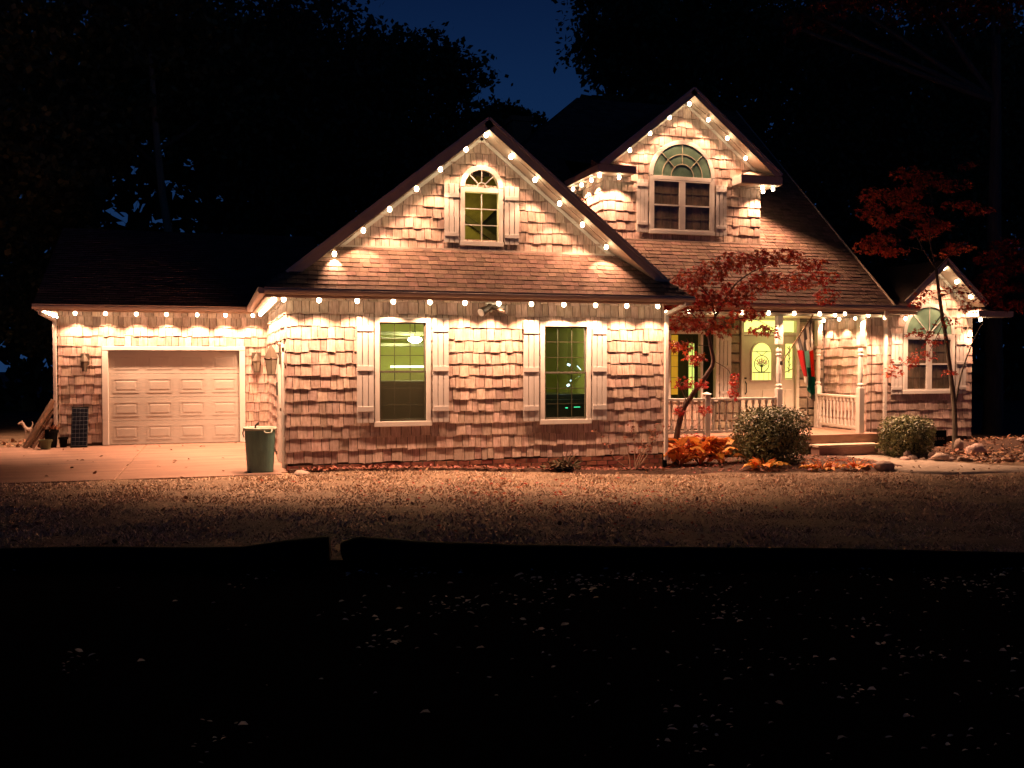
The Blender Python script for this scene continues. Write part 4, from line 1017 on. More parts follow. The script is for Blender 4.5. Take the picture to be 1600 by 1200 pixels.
# flag on an angled pole
ft = thing('flag', 'draped striped flag on an angled pole at the porch post', 'flag', (11.66,18.17,1.88))
m = MB(); P0, P1 = Vector((11.66,18.14,1.86)), Vector((12.14,17.72,2.86)); m.tube([P0, P1], .013, 8); m.lathe(P1, [(.01,-.02),(.024,0),(.01,.03)], 8); m.build('pole', M('wood_pole',(.25,.15,.08),.6), ft)
m = MB(); m.lathe((11.66,18.15,1.85), [(.03,-.05),(.035,0),(.03,.04)], 8); m.build('bracket', blackmetal, ft)
fmats = [M('flag_'+n_, c_, .9, tl=.4) for n_, c_ in (('cream',(.80,.74,.66)), ('grey',(.19,.17,.16)), ('red',(.55,.04,.04)), ('teal',(.36,.60,.52)), ('green',(.02,.20,.14)), ('darkred',(.60,.09,.04)))]
m = MB(); nu, nv = 14, 44
attach0, attach1 = P0+(P1-P0)*.42, P1-(P1-P0)*.03
for j in range(nv+1):
    tv = j/nv
    for i in range(nu+1):
        tu = i/nu
        top = attach0+(attach1-attach0)*tu
        # lower hem narrows to a tip below the pole's upper end
        zb = 1.02+.42*(1-tu)**1.2
        z = top.z+(zb-top.z)*tv
        cx = 12.13; xx = top.x+(cx+(tu-.5)*.22-top.x)*min(1, tv*1.15)**.8
        yy = top.y+(17.80-top.y)*min(1, tv*1.2) + .045*math.sin(tu*15+tv*2.5)*min(1, tv*3)
        m.v.append((xx, yy, z))
def fcol(tu, tv, z):
    if z > 2.12: 
        s = (tu*5.2+tv*1.3) % 1.7
        return 0 if s < .95 else 1
    if z > 1.78: return 2 if tu < .34 else (3 if tu < .66 else 5)
    if z > 1.58: return 2 if tu < .2 else (0 if tu < .35 else (3 if tu < .52 else (4 if tu < .85 else 5)))
    if z > 1.2: return 0 if tu < .22 else (3 if tu < .34 else 4)
    return 2 if tu < .45 else 1 if tu > .75 and z > 1.06 else 4 if z > 1.12 else 2
for j in range(nv):
    for i in range(nu):
        a = j*(nu+1)+i; m.f.append((a,a+1,a+nu+2,a+nu+1)); m.mi.append(fcol((i+.5)/nu, (j+.5)/nv, m.v[a][2]))
fo_ = m.build('cloth', fmats, ft, smooth=True)
sdm = fo_.modifiers.new('thick','SOLIDIFY'); sdm.thickness = .004

# ================================================================ YARD THINGS
# wheeled-less trash bin
tb = thing('trash_bin', 'green plastic trash bin standing on the driveway edge by the house corner', 'trash bin', (.685,16.9,.012))
m = MB(); n = 28
def rrect(w, d, r, z, cx=.685, cy=16.9+.0):
    out = []
    for k in range(n):
        an = 2*math.pi*(k+.5)/n; c, s = math.cos(an), math.sin(an)
        p = 3.2; rr_ = (abs(c)**p+abs(s)**p)**(-1/p); out.append((cx+w/2*c*rr_, cy+d/2*s*rr_, z))
    return out
lv = [(.43,.40,.012),(.435,.405,.03),(.47,.44,.35),(.475,.445,.37),(.50,.47,.60),(.51,.48,.74)]
for (w_, d_, z_) in lv: m.v += rrect(w_, d_, 0, z_)
for i in range(len(lv)-1):
    for k in range(n): m.f.append((i*n+k,i*n+(k+1)%n,(i+1)*n+(k+1)%n,(i+1)*n+k)); m.mi.append(0)
m.f.append(tuple(range(n))[::-1]); m.mi.append(0)
m.build('bin_body', binm, tb, smooth=True)
m = MB()
lv = [(.505,.475,.725),(.56,.53,.73),(.565,.535,.765),(.53,.50,.77),(.49,.46,.765),(.46,.43,.72)]
for (w_, d_, z_) in lv: m.v += rrect(w_, d_, 0, z_)
for i in range(len(lv)-1):
    for k in range(n): m.f.append((i*n+k,i*n+(k+1)%n,(i+1)*n+(k+1)%n,(i+1)*n+k)); m.mi.append(0)
m.build('rim', binrim, tb, smooth=True)
m = MB(); m.add(rrect(.47,.44,0,.70), [tuple(range(n))]); m.build('contents', M('bin_dark',(.02,.02,.018),.9), tb)
m = MB(); m.tube([(.74,16.655,.74),(.75,16.62,.70),(.77,16.61,.69),(.84,16.61,.69),(.86,16.62,.70),(.87,16.655,.74)], .011, 8); m.build('handle', binrim, tb, smooth=True)
m = MB(); m.tube([(.42,16.85,.74),(.40,16.86,.68),(.42,16.87,.60)], .012, 6); m.build('handle', binrim, tb)
m = MB(); m.tube([(.60,16.88,.68),(.61,16.88,.80),(.65,16.86,.83),(.66,16.86,.86)], [.02,.018,.022,.01], 6); tag(m.build('broken_stick', blackmetal, None, loc=(.6,16.88,.70)), 'dark stick poking out of the green trash bin', 'stick')
for z_ in (.42, .52, .36):
    pass
# solar panel
sp_ = thing('solar_panel', 'black gridded solar panel leaning on the garage wall', 'solar panel', (-2.89,22.8,.012))
m = MB(); a, b = Vector((-2.89,22.62,.015)), Vector((-2.89,22.93,.88)); m.beam(a, b, .34, .03, up=(0,-1,.3)); m.build('frame', blackp, sp_, bevel=.004)
dvc = (b-a).normalized(); nv_ = Vector((0,-dvc.z,dvc.y)); 
for i in range(4):
    for j in range(9):
        p = a+dvc*(.04+j*.094)+nv_*.017+Vector((-.15+i*.078,0,0)); q = p+dvc*.088
        m = MB(); m.add([p, p+Vector((.072,0,0)), q+Vector((.072,0,0)), q], [(0,1,2,3)]); m.build('cell', solarm, sp_)
m = MB(); 
for i in range(5): p = a+nv_*.0155+Vector((-.153+i*.078,0,0)); m.add([p+dvc*.03, p+dvc*.03+Vector((.006,0,0)), p+dvc*.89+Vector((.006,0,0)), p+dvc*.89], [(0,1,2,3)])
for j in range(10): p = a+dvc*(.033+j*.094)+nv_*.0158; m.add([p+Vector((-.155,0,0)), p+Vector((.16,0,0)), p+Vector((.16,0,0))+dvc*.006, p+Vector((-.155,0,0))+dvc*.006], [(0,1,2,3)])
m.build('grid_lines', solarl, sp_)
# boards leaning at the corner
for k, (x0, y0, x1, z1, w, lab) in enumerate(((-3.98,22.75,-3.42,1.04,.10,'longest brown plank leaning on the garage corner'),(-3.90,22.9,-3.45,.98,.07,'thin dark plank tucked behind the longest leaning plank'),(-3.80,22.65,-3.50,.50,.05,'short pale lath at the foot of the leaning planks'),(-3.86,22.85,-3.46,.80,.06,'middle reddish plank in the pile leaning on the garage corner'),(-3.74,22.95,-3.48,.62,.08,'low rough board against the downspout'))):
    m = MB(); m.beam((x0,y0,.02),(x1,y0+.15,z1), .1 if k < 2 else .05, w*.6, up=(.8,-.3,.5)); tag(m.build('plank', boardm, None, bevel=.003, loc=(x0,y0,.02)), lab, 'plank')
def pot(label, c, r, h, mat):
    m = MB(); m.lathe(c, [(r*.75,0),(r*.95,h*.8),(r*1.1,h*.8),(r*1.12,h),(r*.98,h),(r*.9,h*.7)], 16)
    return tag(m.build('plant_pot', mat, None, smooth=False, loc=c), label, 'plant pot')
pot('olive green pot on the drive beside the leaning planks', (-3.52,22.45,.014), .125, .20, potm)
pot('black pot behind the olive pot at the garage corner', (-3.47,22.85,.014), .14, .40, blackp)
pot('small black pot at the foot of the garage downspout', (-3.22,22.8,.014), .09, .22, blackp)
pot('low black pot holding a withered plant against the brick foundation', (6.02,16.5,-.12), .2, .07, blackp)
rl = random.Random(77)
def leafmesh(mb, c, L_, w, dirv, nrm, curl=.3, mi=0, seg=2):
    d = Vector(dirv).normalized(); n_ = Vector(nrm); s = d.cross(n_)
    if s.length < 1e-3: s = Vector((1,0,0))
    s.normalize(); n_ = s.cross(d).normalized(); c = Vector(c)
    P = lambda a, b, k: c+d*(a*L_)+s*(b*w)+n_*(k*L_)
    mb.add([P(0,0,0),P(.3,-.5,curl*.25),P(.3,.5,curl*.25),P(.7,-.42,curl*.1),P(.7,.42,curl*.1),P(1,0,-curl*.3),P(.35,0,0),P(.7,0,-.05)],
        [(0,6,1),(0,2,6),(1,6,7,3),(6,2,4,7),(3,7,5),(7,4,5)], mi)
def rv(r): 
    while True:
        v = Vector((r.uniform(-1,1), r.uniform(-1,1), r.uniform(-1,1)))
        if .05 < v.length < 1: return v.normalized()
m = MB(); rr = random.Random(5)
for k in range(34):
    c = Vector((-3.47+rr.uniform(-.12,.12), 22.85+rr.uniform(-.1,.1), .38)); leafmesh(m, c, rr.uniform(.1,.2), .06, (rr.uniform(-1,1),rr.uniform(-1,.5),rr.uniform(.2,1)), rv(rr), .5)
tag(m.build('potted_plant', litter_m, None, loc=(-3.47,22.85,.4)), 'withered leafy plant in the black pot at the garage corner', 'plant')
pp_ = thing('potted_plant', 'twisted withered plant lying in front of the brick foundation', 'plant', (6.0,16.5,-.05))
m = MB()
for k in range(60):
    c = Vector((6.0+rr.uniform(-.3,.3), 16.5+rr.uniform(-.12,.12), -.06+rr.uniform(0,.1))); leafmesh(m, c, rr.uniform(.1,.22), .05, (rr.uniform(-1,1),rr.uniform(-1,.6),rr.uniform(-.1,.8)), rv(rr), .5)
m.build('foliage', M('withered_leaf',(.12,.09,.05),.8,var=.4,hue=.4), pp_)
m = MB()
for k in range(3): m.tube([(6.0+k*.06,16.5,-.06),(6.08+k*.07,16.48,.12),(6.12+k*.08,16.45,.30-k*.05)], [.02,.014,.006], 6)
m.build('stem', boardm, pp_)
# small dog-like ornament
dg = thing('yard_ornament', 'small pale dog shaped ornament standing left of the leaning planks', 'yard ornament', (-4.33,25.0,.0))
bmv = [(-4.46,25,.42),(-4.40,25,.45),(-4.37,25,.36),(-4.30,25,.32),(-4.22,25,.30),(-4.20,25,.40),(-4.19,25,.46)]
m = MB(); m.tube([(-4.50,24.98,.40),(-4.45,25,.43),(-4.41,25,.42),(-4.37,25,.34),(-4.32,25,.27),(-4.26,25,.26),(-4.22,25,.30)], [.02,.035,.04,.035,.055,.055,.035], 10); m.tube([(-4.22,25,.30),(-4.19,25,.38),(-4.20,25,.45)], [.02,.014,.010], 8)
for x in (-4.34,-4.24):
    for y in (24.97,25.03): m.tube([(x,y,.26),(x+.005,y,.12),(x-.01,y,.0)], [.022,.014,.016], 8)
m.tube([(-4.43,24.98,.46),(-4.42,24.97,.50)], [.014,.004], 6); m.tube([(-4.42,25.03,.46),(-4.41,25.04,.50)], [.014,.004], 6)
o = m.build('body', ceram, dg, smooth=True); rmz = o.modifiers.new('merge','REMESH'); rmz.mode = 'VOXEL'; rmz.voxel_size = .008; rmz.use_smooth_shade = True

# bushes
def bush(label, c, rx, ry, h, nl, seed, sz=.055):
    r = random.Random(seed); t = thing('boxwood_bush', label, 'bush', c); cx, cy, cz = c
    m = MB(); inner = MB()
    for k in range(nl):
        a = r.uniform(0, 2*math.pi); u_ = r.random(); 
        ph = math.acos(1-2*u_); v = Vector((math.cos(a)*math.sin(ph), math.sin(a)*math.sin(ph), math.cos(ph)))
        q = (abs(v.x)**4.2+abs(v.y)**4.2+abs(v.z)**4.2)**(-1/4.2); rad_ = r.uniform(.80, 1.03)+.05*math.sin(a*5+ph*4)+.04*math.sin(a*11)
        p = Vector((cx+v.x*q*rx*rad_, cy+v.y*q*ry*rad_, cz+h/2+v.z*q*h/2*rad_))
        if p.z < cz+.02: p.z = cz+r.uniform(.02,.1)
        n_ = (v*1.0+rv(r)*.9).normalized(); d = n_.cross(rv(r)).normalized(); s = d.cross(n_)
        L_ = sz*r.uniform(.6,1.3)
        m.add([p, p+d*L_*.5+s*L_*.3, p+d*L_, p+d*L_*.5-s*L_*.3], [(0,1,2,3)])
    m.build('foliage', boxleaf, t)
    b = MB()
    for k in range(60):
        a = r.uniform(0, 2*math.pi); rr_ = r.uniform(.2,.85); z1 = r.uniform(.4,.92)*h
        b.tube([(cx+r.uniform(-.1,.1),cy+r.uniform(-.1,.1),cz),(cx+math.cos(a)*rx*rr_*.5,cy+math.sin(a)*ry*rr_*.5,cz+z1*.5),(cx+math.cos(a)*rx*rr_,cy+math.sin(a)*ry*rr_,cz+z1)], [.014,.009,.004], 5)
    b.build('branches', box_in, t)
    # inner leaf cards, coloured dark for the shade inside the bush
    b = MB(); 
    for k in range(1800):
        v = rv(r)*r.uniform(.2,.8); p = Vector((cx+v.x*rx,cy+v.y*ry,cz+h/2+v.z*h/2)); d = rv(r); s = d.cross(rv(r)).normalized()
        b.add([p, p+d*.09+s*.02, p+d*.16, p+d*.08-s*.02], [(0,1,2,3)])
    b.build('inner_foliage', M('inner_leaf_shaded',(.035,.035,.018),.9), t)
bush('large clipped boxwood left of the porch steps', (10.65,16.95,gz(10.65,16.95)+.0), .67, .6, 1.14, 9000, 41)
bush('smaller boxwood right of the steps below the small gable window', (14.25,17.35,gz(14.25,17.35)+.02), .50, .46, .86, 6500, 42)

# hostas: large orange leaves, each its own part
def hleaf_mesh(k):
    r = random.Random(k); m = MB(); n = 6
    for i in range(n+1):
        t = i/n; w = math.sin(math.pi*min(1, t*1.02+.02))**.7*.34*(1-.25*t)
        z = .25*math.sin(t*2.2)-.35*t*t+r.uniform(-.015,.015)
        m.v += [(t, -w, z+.10*(1 if r.random() > .3 else -.3)), (t, -w*.5, z+.03), (t, 0, z), (t, w*.5, z+.03), (t, w, z+.10)]
    for i in range(n):
        for j in range(4): a = i*5+j; m.f.append((a,a+1,a+6,a+5)); m.mi.append(0)
    me = bpy.data.meshes.new('leaf'); me.from_pydata(m.v, [], m.f); me.polygons.foreach_set('use_smooth', [True]*len(me.polygons)); me.update(); return me
HL = []
for k in range(5):
    for mt in (hosta_m, hosta_m, hosta_r):
        me = hleaf_mesh(k); me.materials.append(mt); HL.append(me)
def hosta(label, c, n, size, seed, spread=.25, up=.9):
    r = random.Random(seed); t = thing('hosta', label, 'hosta', c, 'frosted orange hostas in the front bed')
    for k in range(n):
        a = r.uniform(0, 2*math.pi); L_ = size*r.uniform(.6,1.2); el = r.uniform(-.15,up)
        d = Vector((math.cos(a)*math.cos(el), math.sin(a)*math.cos(el), math.sin(el))); s = Vector((-math.sin(a),math.cos(a),0))
        s = (s+rv(r)*.25).normalized(); n_ = d.cross(s).normalized(); s = n_.cross(d)
        m3 = Matrix((d*L_, s*L_*r.uniform(.8,1.1), n_*L_)).transposed()
        inst('leaf', r.choice(HL), t, Vector(c)+Vector((math.cos(a)*spread*r.random(), math.sin(a)*spread*r.random()*.7, r.uniform(.02,.30)*size/.25*(1 if up > .5 else .3))), m3)
    m = MB()
    for k in range(n//2):
        a = r.uniform(0, 2*math.pi); m.tube([c, Vector(c)+Vector((math.cos(a)*spread*.6,math.sin(a)*spread*.5,.18)), Vector(c)+Vector((math.cos(a)*spread,math.sin(a)*spread*.8,.22*size/.25))], [.008,.006,.004], 5)
    m.build('stems', hosta_r, t)
hosta('tall orange hosta clump at the house corner with the broadest leaves', (8.62,16.9,-.17), 26, .36, 51, .26)
hosta('orange hosta clump at the foot of the left maple', (9.1,17.0,-.17), 26, .36, 52, .26)
hosta('orange hosta clump whose arching leaves touch the porch rim', (9.62,17.1,-.17), 22, .34, 53, .28)
hosta('small collapsed hosta in front of the large boxwood', (10.0,16.1,-.17), 16, .26, 54, .25, .5)
hosta('flattened yellow brown hosta left of the path', (11.05,15.75,-.18), 26, .20, 55, .40, .4)
hosta('low withered hosta at the path bend', (11.75,15.7,-.18), 24, .19, 56, .40, .4)

# twiggy leafless shrub
sh_ = thing('bare_shrub', 'bare twiggy shrub against the right end of the front wall', 'shrub', (7.45,16.45,-.15))
m = MB(); r = random.Random(61)
tips = []
for k in range(9):
    a = r.uniform(-1.1,1.1); p = Vector((7.45+r.uniform(-.1,.1),16.45,-.15)); pts = [p]; d = Vector((math.sin(a),r.uniform(-.3,.15),math.cos(a)))
    for i in range(5): d = (d+Vector((r.uniform(-.3,.3),r.uniform(-.15,.1),.12))).normalized(); pts.append(pts[-1]+d*.17)
    m.tube(pts, [.012,.010,.008,.006,.004,.003], 5)
    for i in range(2, 6):
        q = pts[i]; e_ = q+Vector((r.uniform(-.2,.2),r.uniform(-.1,.05),r.uniform(.02,.16))); m.tube([q, e_], [.004,.002], 4); tips += [q, e_]
m.build('stems', M('pale_twig',(.34,.22,.15),.8), sh_)
m = MB()
for q in tips:
    for _ in range(2): leafmesh(m, q+rv(r)*.03, r.uniform(.03,.06), .03, rv(r), rv(r), .4)
m.build('foliage', M('dry_red_leaf',(.30,.10,.06),.7,hue=.4,var=.2), sh_)

# maples
def star(m, c, s, d, n_, r):
    d = d.normalized(); sd = d.cross(n_); 
    if sd.length < .01: sd = Vector((1,0,0))
    sd.normalize(); n_ = sd.cross(d)
    c = Vector(c); vs = [c]
    for k in range(5):
        an = (k-2)*.85; L_ = s*(1-.16*abs(k-2)); dr = r.uniform(-.35,.1)
        tip = c+(d*math.cos(an)+sd*math.sin(an))*L_+n_*(dr*s)
        a2 = an+.42; notch = c+(d*math.cos(a2)+sd*math.sin(a2))*L_*.42
        a1 = an-.42; n1 = c+(d*math.cos(a1)+sd*math.sin(a1))*L_*.42
        b = len(vs); vs += [n1, tip, notch]
    m.add(vs, [(0,1+3*k,2+3*k,3+3*k) for k in range(5)])
def spray(m, cx, cy, cz, rx, ry, rz_, n, size, r, down=.3):
    for k in range(n):
        v = rv(r)*r.random()**.4
        p = Vector((cx+v.x*rx, cy+v.y*ry, cz+v.z*rz_))
        d = Vector((v.x+r.uniform(-.5,.5), r.uniform(-1,.6), -down+r.uniform(-.6,.3))); star(m, p, size*r.uniform(.6,1.2), d, Vector((r.uniform(-.5,.5), r.uniform(-.9,.0), r.uniform(.3,1))), r)
def limb(m, pts, r0, r1, r, n=8):
    k = len(pts); pts = [Vector(p) for p in pts]; sm = []
    for i in range(k-1):
        for t in (0, .34, .67): 
            p0, p1, p2, p3 = pts[max(i-1,0)], pts[i], pts[i+1], pts[min(i+2,k-1)]
            sm.append(.5*((2*p1)+(-p0+p2)*t+(2*p0-5*p1+4*p2-p3)*t*t+(-p0+3*p1-3*p2+p3)*t**3)+rv(r)*r0*.12)
    sm.append(pts[-1]); q = len(sm)
    m.tube(sm, [r0+(r1-r0)*(i/(q-1)) for i in range(q)], n)
r = random.Random(71)
mt = thing('maple_tree', 'small red maple with a crooked trunk in front of the porch railing', 'tree', (8.72,17.3,-.17))
m = MB()
limb(m, [(8.72,17.3,-.2),(8.76,17.33,.35),(8.88,17.36,.85),(9.18,17.4,1.28),(9.45,17.4,1.6),(9.60,17.4,1.9),(9.50,17.4,2.4),(9.64,17.4,2.8)], .065, .03, r, 10)
m.build('trunk', bark, mt, smooth=True)
m = MB()
for pts, a in (([(9.64,17.4,2.8),(9.82,17.38,3.1),(10.1,17.3,3.5),(10.6,17.2,3.8),(11.3,17.1,3.95)], .028), ([(9.64,17.4,2.8),(9.5,17.4,3.2),(9.2,17.45,3.5),(9.0,17.4,3.6)], .022), ([(9.82,17.38,3.1),(10.4,17.5,3.2),(11.0,17.5,3.5),(11.8,17.4,3.75),(12.2,17.4,3.4)], .02),
    ([(9.50,17.4,2.4),(9.2,17.3,2.7),(8.8,17.2,3.0),(8.45,17.2,3.0)], .02), ([(9.0,17.36,1.05),(8.85,17.3,1.3),(8.75,17.2,1.5)], .014), ([(9.6,17.4,1.9),(9.9,17.3,1.7),(9.98,17.3,1.4)], .008), ([(9.5,17.4,2.5),(9.9,17.3,2.7),(10.4,17.2,2.75),(10.95,17.2,2.5)], .014), ([(9.55,17.4,2.2),(9.2,17.3,2.2),(8.85,17.3,2.1)], .012), ([(8.78,17.33,.4),(9.1,17.2,.6),(9.35,17.1,.9)], .006)):
    limb(m, pts, a, .004, r, 6)
m.build('branches', bark, mt, smooth=True)
m = MB()
CL = [(9.02,3.48,.38,.28),(9.52,3.69,.41,.28),(10.11,3.9,.46,.23),(10.7,3.98,.46,.21),(11.3,4.07,.37,.16),(11.84,3.88,.33,.16),(12.15,3.63,.24,.16),(12.23,3.26,.19,.19),(8.81,3.03,.36,.26),(9.38,3.11,.45,.28),(10.11,3.25,.46,.29),(10.78,3.53,.46,.24),(11.46,3.54,.4,.21),(9.03,2.65,.36,.21),(9.68,2.59,.39,.21),(10.33,2.86,.33,.16),(10.71,2.54,.26,.11),(8.82,2.2,.26,.13),(9.18,1.95,.18,.13),(10.93,2.45,.11,.08),(8.46,2.96,.18,.15)]
for (x, z, rx, rz_) in CL:
    spray(m, x, 17.35, z, rx, .42, rz_, int(820*rx*rz_/.1*.21), .092, r)
m.build('foliage', redleaf, mt)
m = MB()
for (x, z, rx, rz_) in ((8.89,1.47,.33,.13),(9.25,1.43,.15,.1),(9.99,1.49,.1,.23),(9.98,1.23,.1,.13),(8.75,.92,.1,.1),(9.32,.91,.18,.1),(9.1,.35,.3,.12)):
    spray(m, x, 17.25, z, rx, .15, rz_, int(45+500*rx*rz_), .065, r)
m.build('low_foliage', redleaf2, mt)

mt = thing('maple_tree', 'slender maple with rusty crown in front of the small right gable', 'tree', (15.52,17.3,-.1))
m = MB(); limb(m, [(15.5,17.3,-.2),(15.48,17.3,.68),(15.40,17.3,1.39),(15.2,17.3,2.5),(15.05,17.3,3.3),(14.95,17.3,3.9)], .06, .03, r, 10); m.build('trunk', darkbark, mt, smooth=True)
m = MB()
for pts, a in (([(15.47,17.3,.75),(15.65,17.3,1.6),(15.95,17.25,2.4),(16.25,17.2,2.9)], .026), ([(14.95,17.3,3.9),(14.7,17.4,4.3),(14.5,17.5,4.7),(14.0,17.5,4.9),(13.6,17.5,5.2)], .02), ([(14.95,17.3,3.9),(14.85,17.4,4.6),(15.0,17.5,5.4),(14.8,17.5,6.0)], .02), ([(14.7,17.4,4.3),(14.2,17.5,4.4),(13.7,17.6,4.4)], .012), ([(14.9,17.4,4.6),(15.4,17.5,4.9),(15.9,17.5,5.3)], .014), ([(15.1,17.3,2.9),(14.7,17.2,2.5),(14.3,17.1,2.1),(13.65,17.1,1.65)], .012), ([(15.15,17.3,2.7),(14.8,17.1,2.4),(14.5,17.0,2.0)], .010), ([(15.05,17.3,3.3),(15.5,17.2,3.4),(16.0,17.1,3.3)], .012), ([(15.0,17.3,3.9),(15.6,17.4,4.4),(15.9,17.5,4.5)], .012), ([(15.05,17.3,3.2),(14.7,17.2,3.3),(14.4,17.2,3.1)], .008)):
    limb(m, pts, a, .004, r, 6)
m.build('branches', darkbark, mt, smooth=True)
m = MB()
for (x, z, rx, rz_) in [(13.77,1.67,.25,.14),(14.1,1.88,.3,.17),(14.59,2.02,.31,.19),(14.84,2.37,.36,.19),(14.42,2.5,.33,.11),(15.17,2.72,.31,.14),(15.59,3.42,.25,.22),(15.76,3.07,.28,.17),(14.57,3.33,.22,.11),(15.16,3.41,.2,.14),(14.41,3.12,.19,.08),(16.02,3.29,.23,.17),(15.2,1.64,.08,.07)]:
    spray(m, x, 17.2, z, rx, .25, rz_, int(20+640*rx*rz_), .07, r)
m.build('low_foliage', redleaf, mt)
m = MB()
for (x, z, rx, rz_) in [(13.55,5.47,.35,.17),(13.48,5.12,.3,.19),(13.89,4.93,.35,.17),(13.73,4.51,.42,.19),(13.4,4.36,.21,.17),(14.3,5.43,.39,.22),(14.64,5.17,.39,.2),(15.06,4.91,.39,.14),(14.37,5.99,.28,.14),(14.96,5.89,.49,.2),(15.65,5.78,.43,.14),(15.83,5.37,.43,.11),(16.08,6.26,.11,.09),(15.32,4.85,.31,.11),(14.89,4.69,.25,.14),(16.36,5.25,.29,.09),(14.14,4.25,.25,.11),(13.81,4.28,.31,.11),(15.84,4.44,.29,.14),(15.5,4.29,.2,.11),(14.46,5.58,.42,.2)]:
    spray(m, x, 17.6, z, rx, .4, rz_, int(25+1500*rx*rz_), .085, r)
m.build('foliage', rustleaf, mt)

mt = thing('maple_tree', 'dark red maple reaching in from the right edge', 'tree', (19.6,18.6,0))
m = MB(); limb(m, [(19.6,18.6,-.3),(19.5,18.6,1.5),(19.3,18.5,3.0),(18.9,18.5,3.9)], .08, .03, r, 10); m.build('trunk', darkbark, mt, smooth=True)
m = MB()
for pts, a in (([(18.9,18.5,3.9),(18.2,18.5,3.9),(17.5,18.4,3.7),(17.1,18.4,3.6)], .02), ([(18.9,18.5,3.9),(18.6,18.4,4.4),(18.2,18.4,4.4)], .02), ([(19.1,18.5,3.4),(18.6,18.4,3.5),(17.8,18.3,3.5)], .015)): limb(m, pts, a, .004, r, 6)
m.build('branches', darkbark, mt, smooth=True)
m = MB()
for (x, z, rx, rz_) in [(17.13,3.69,.27,.21),(17.5,3.92,.3,.21),(17.96,4.09,.34,.21),(18.34,4.33,.34,.21),(18.72,4.49,.39,.22),(17.41,3.39,.24,.18),(18.35,3.64,.28,.15),(17.78,3.6,.27,.12),(18.93,3.96,.39,.31),(19.31,4.43,.47,.31),(20,4.3,.6,.5),(17.3,4.3,.3,.2),(17.8,4.6,.35,.25),(18.3,3.2,.4,.2),(17.6,3.2,.3,.15)]:
    spray(m, x, 18.3, z, rx*1.1, .4, rz_, int(30+1500*rx*rz_), .09, r)
m.build('foliage', redleaf2, mt)

# yard sign
ys = thing('yard_sign', 'low black yard sign with faint lettering between the small boxwood and the maple trunk', 'sign', (15.3,17.75,0))
m = MB(); m.box(14.94,15.66,17.74,17.755,-.02,.34); m.build('sign_board', blackp, ys)
m = MB()
for x in (14.97,15.63): m.tube([(x,17.765,-.2),(x,17.765,.36)], .006, 6)
m.build('wire_stake', pewter, ys)
fc_ = bpy.data.curves.new('lettering', 'FONT'); fc_.body = 'SCIENCE IS REAL'; fc_.size = .085; fc_.align_x = 'CENTER'; fc_.extrude = .001
tmp = bpy.data.objects.new('lettering_source', fc_); C.objects.link(tmp)
dg_ = bpy.context.evaluated_depsgraph_get(); me_ = bpy.data.meshes.new_from_object(tmp.evaluated_get(dg_)); bpy.data.objects.remove(tmp)
me_.materials.clear(); me_.materials.append(M('sign_print',(.25,.23,.18),.8)); me_.name = 'lettering'
fo = bpy.data.objects.new('lettering', me_); setup(fo, ys, (15.3,17.737,.12)); fo.rotation_euler = (math.pi/2,0,0); tag(fo, kind='stuff')

# rocks
def rock(c, s, seed, label, group=None):
    r = random.Random(seed); m = MB(); n1, n2 = 6, 9; ph = r.uniform(0, 6)
    vs = []
    for i in range(n1+1):
        th_ = math.pi*i/n1
        for j in range(n2):
            a = 2*math.pi*j/n2; q = 1+.14*math.sin(3*a+ph)+.1*math.sin(5*th_+ph*2+a)+r.uniform(-.07,.07)
            vs.append((c[0]+s[0]*q*math.sin(th_)*math.cos(a), c[1]+s[1]*q*math.sin(th_)*math.sin(a), c[2]+s[2]*q*math.cos(th_)))
    m.v = vs; m.f = [(i*n2+j, (i+1)*n2+j, (i+1)*n2+(j+1)%n2, i*n2+(j+1)%n2) for i in range(n1) for j in range(n2)]; m.mi = [0]*len(m.f)
    o = m.build('rock', rockm, None, smooth=True, loc=c); return tag(o, label, 'rock', group)
rock((15.35,16.55,-.02), (.24,.16,.15), 81, 'largest brown boulder at the path edge below the right maple')
rock((15.42,17.1,.05), (.13,.06,.14), 82, 'upright pinkish stone leaning at the maple trunk')
rock((13.95,16.95,-.1), (.10,.08,.09), 83, 'pale round stone under the left side of the small boxwood')
rock((14.35,16.7,-.1), (.07,.06,.07), 84, 'left one of two small white stones in front of the small boxwood')
rock((14.5,16.68,-.1), (.07,.06,.07), 85, 'right one of two small white stones in front of the small boxwood')
rock((14.3,16.35,-.1), (.19,.12,.09), 86, 'wide flat stone at the path edge in front of the small boxwood')
rock((1.32,16.35,0.0), (.14,.11,.07), 87, 'pale stone half buried in the grass by the left house corner')
rock((12.15,15.4,-.12), (.22,.16,.1), 88, 'dark rounded stone left of the path in shade')
rock((11.95,15.75,-.14), (.14,.12,.09), 89, 'mid sized stone behind the dark rounded stone left of the path')
rk = random.Random(90)
BL = ['small stone in the path border '+w for w in ('under the small boxwood',)*6+('between the small boxwood and the yard sign',)*5+('in front of the yard sign',)*4+('beyond the large brown boulder',)*7]
for k in range(22):
    x = 13.75+k*.12+rk.uniform(-.05,.05); y = 16.75-(x-13.75)*.42+rk.uniform(-.06,.2); s = rk.uniform(.05,.12)
    if k > 14: x += (k-14)*.14; y -= 0
    rock((x, y, gz(x,y)+.03), (s*1.2, s, s*.7), 100+k, BL[k], 'small border stones along the path')
for k in range(26):
    x = rk.uniform(15.9,20.5); y = rk.uniform(14.9,17.6); s = rk.uniform(.05,.12)
    rock((x, y, gz(x,y)+.22*min(1,(y-15)/1.2)+.02), (s*1.2, s, s*.7), 140+k, 'small '+('pale' if s > .09 else 'brown')+' stone among leaves in the raised bed at the right edge', 'small stones in the right bed')
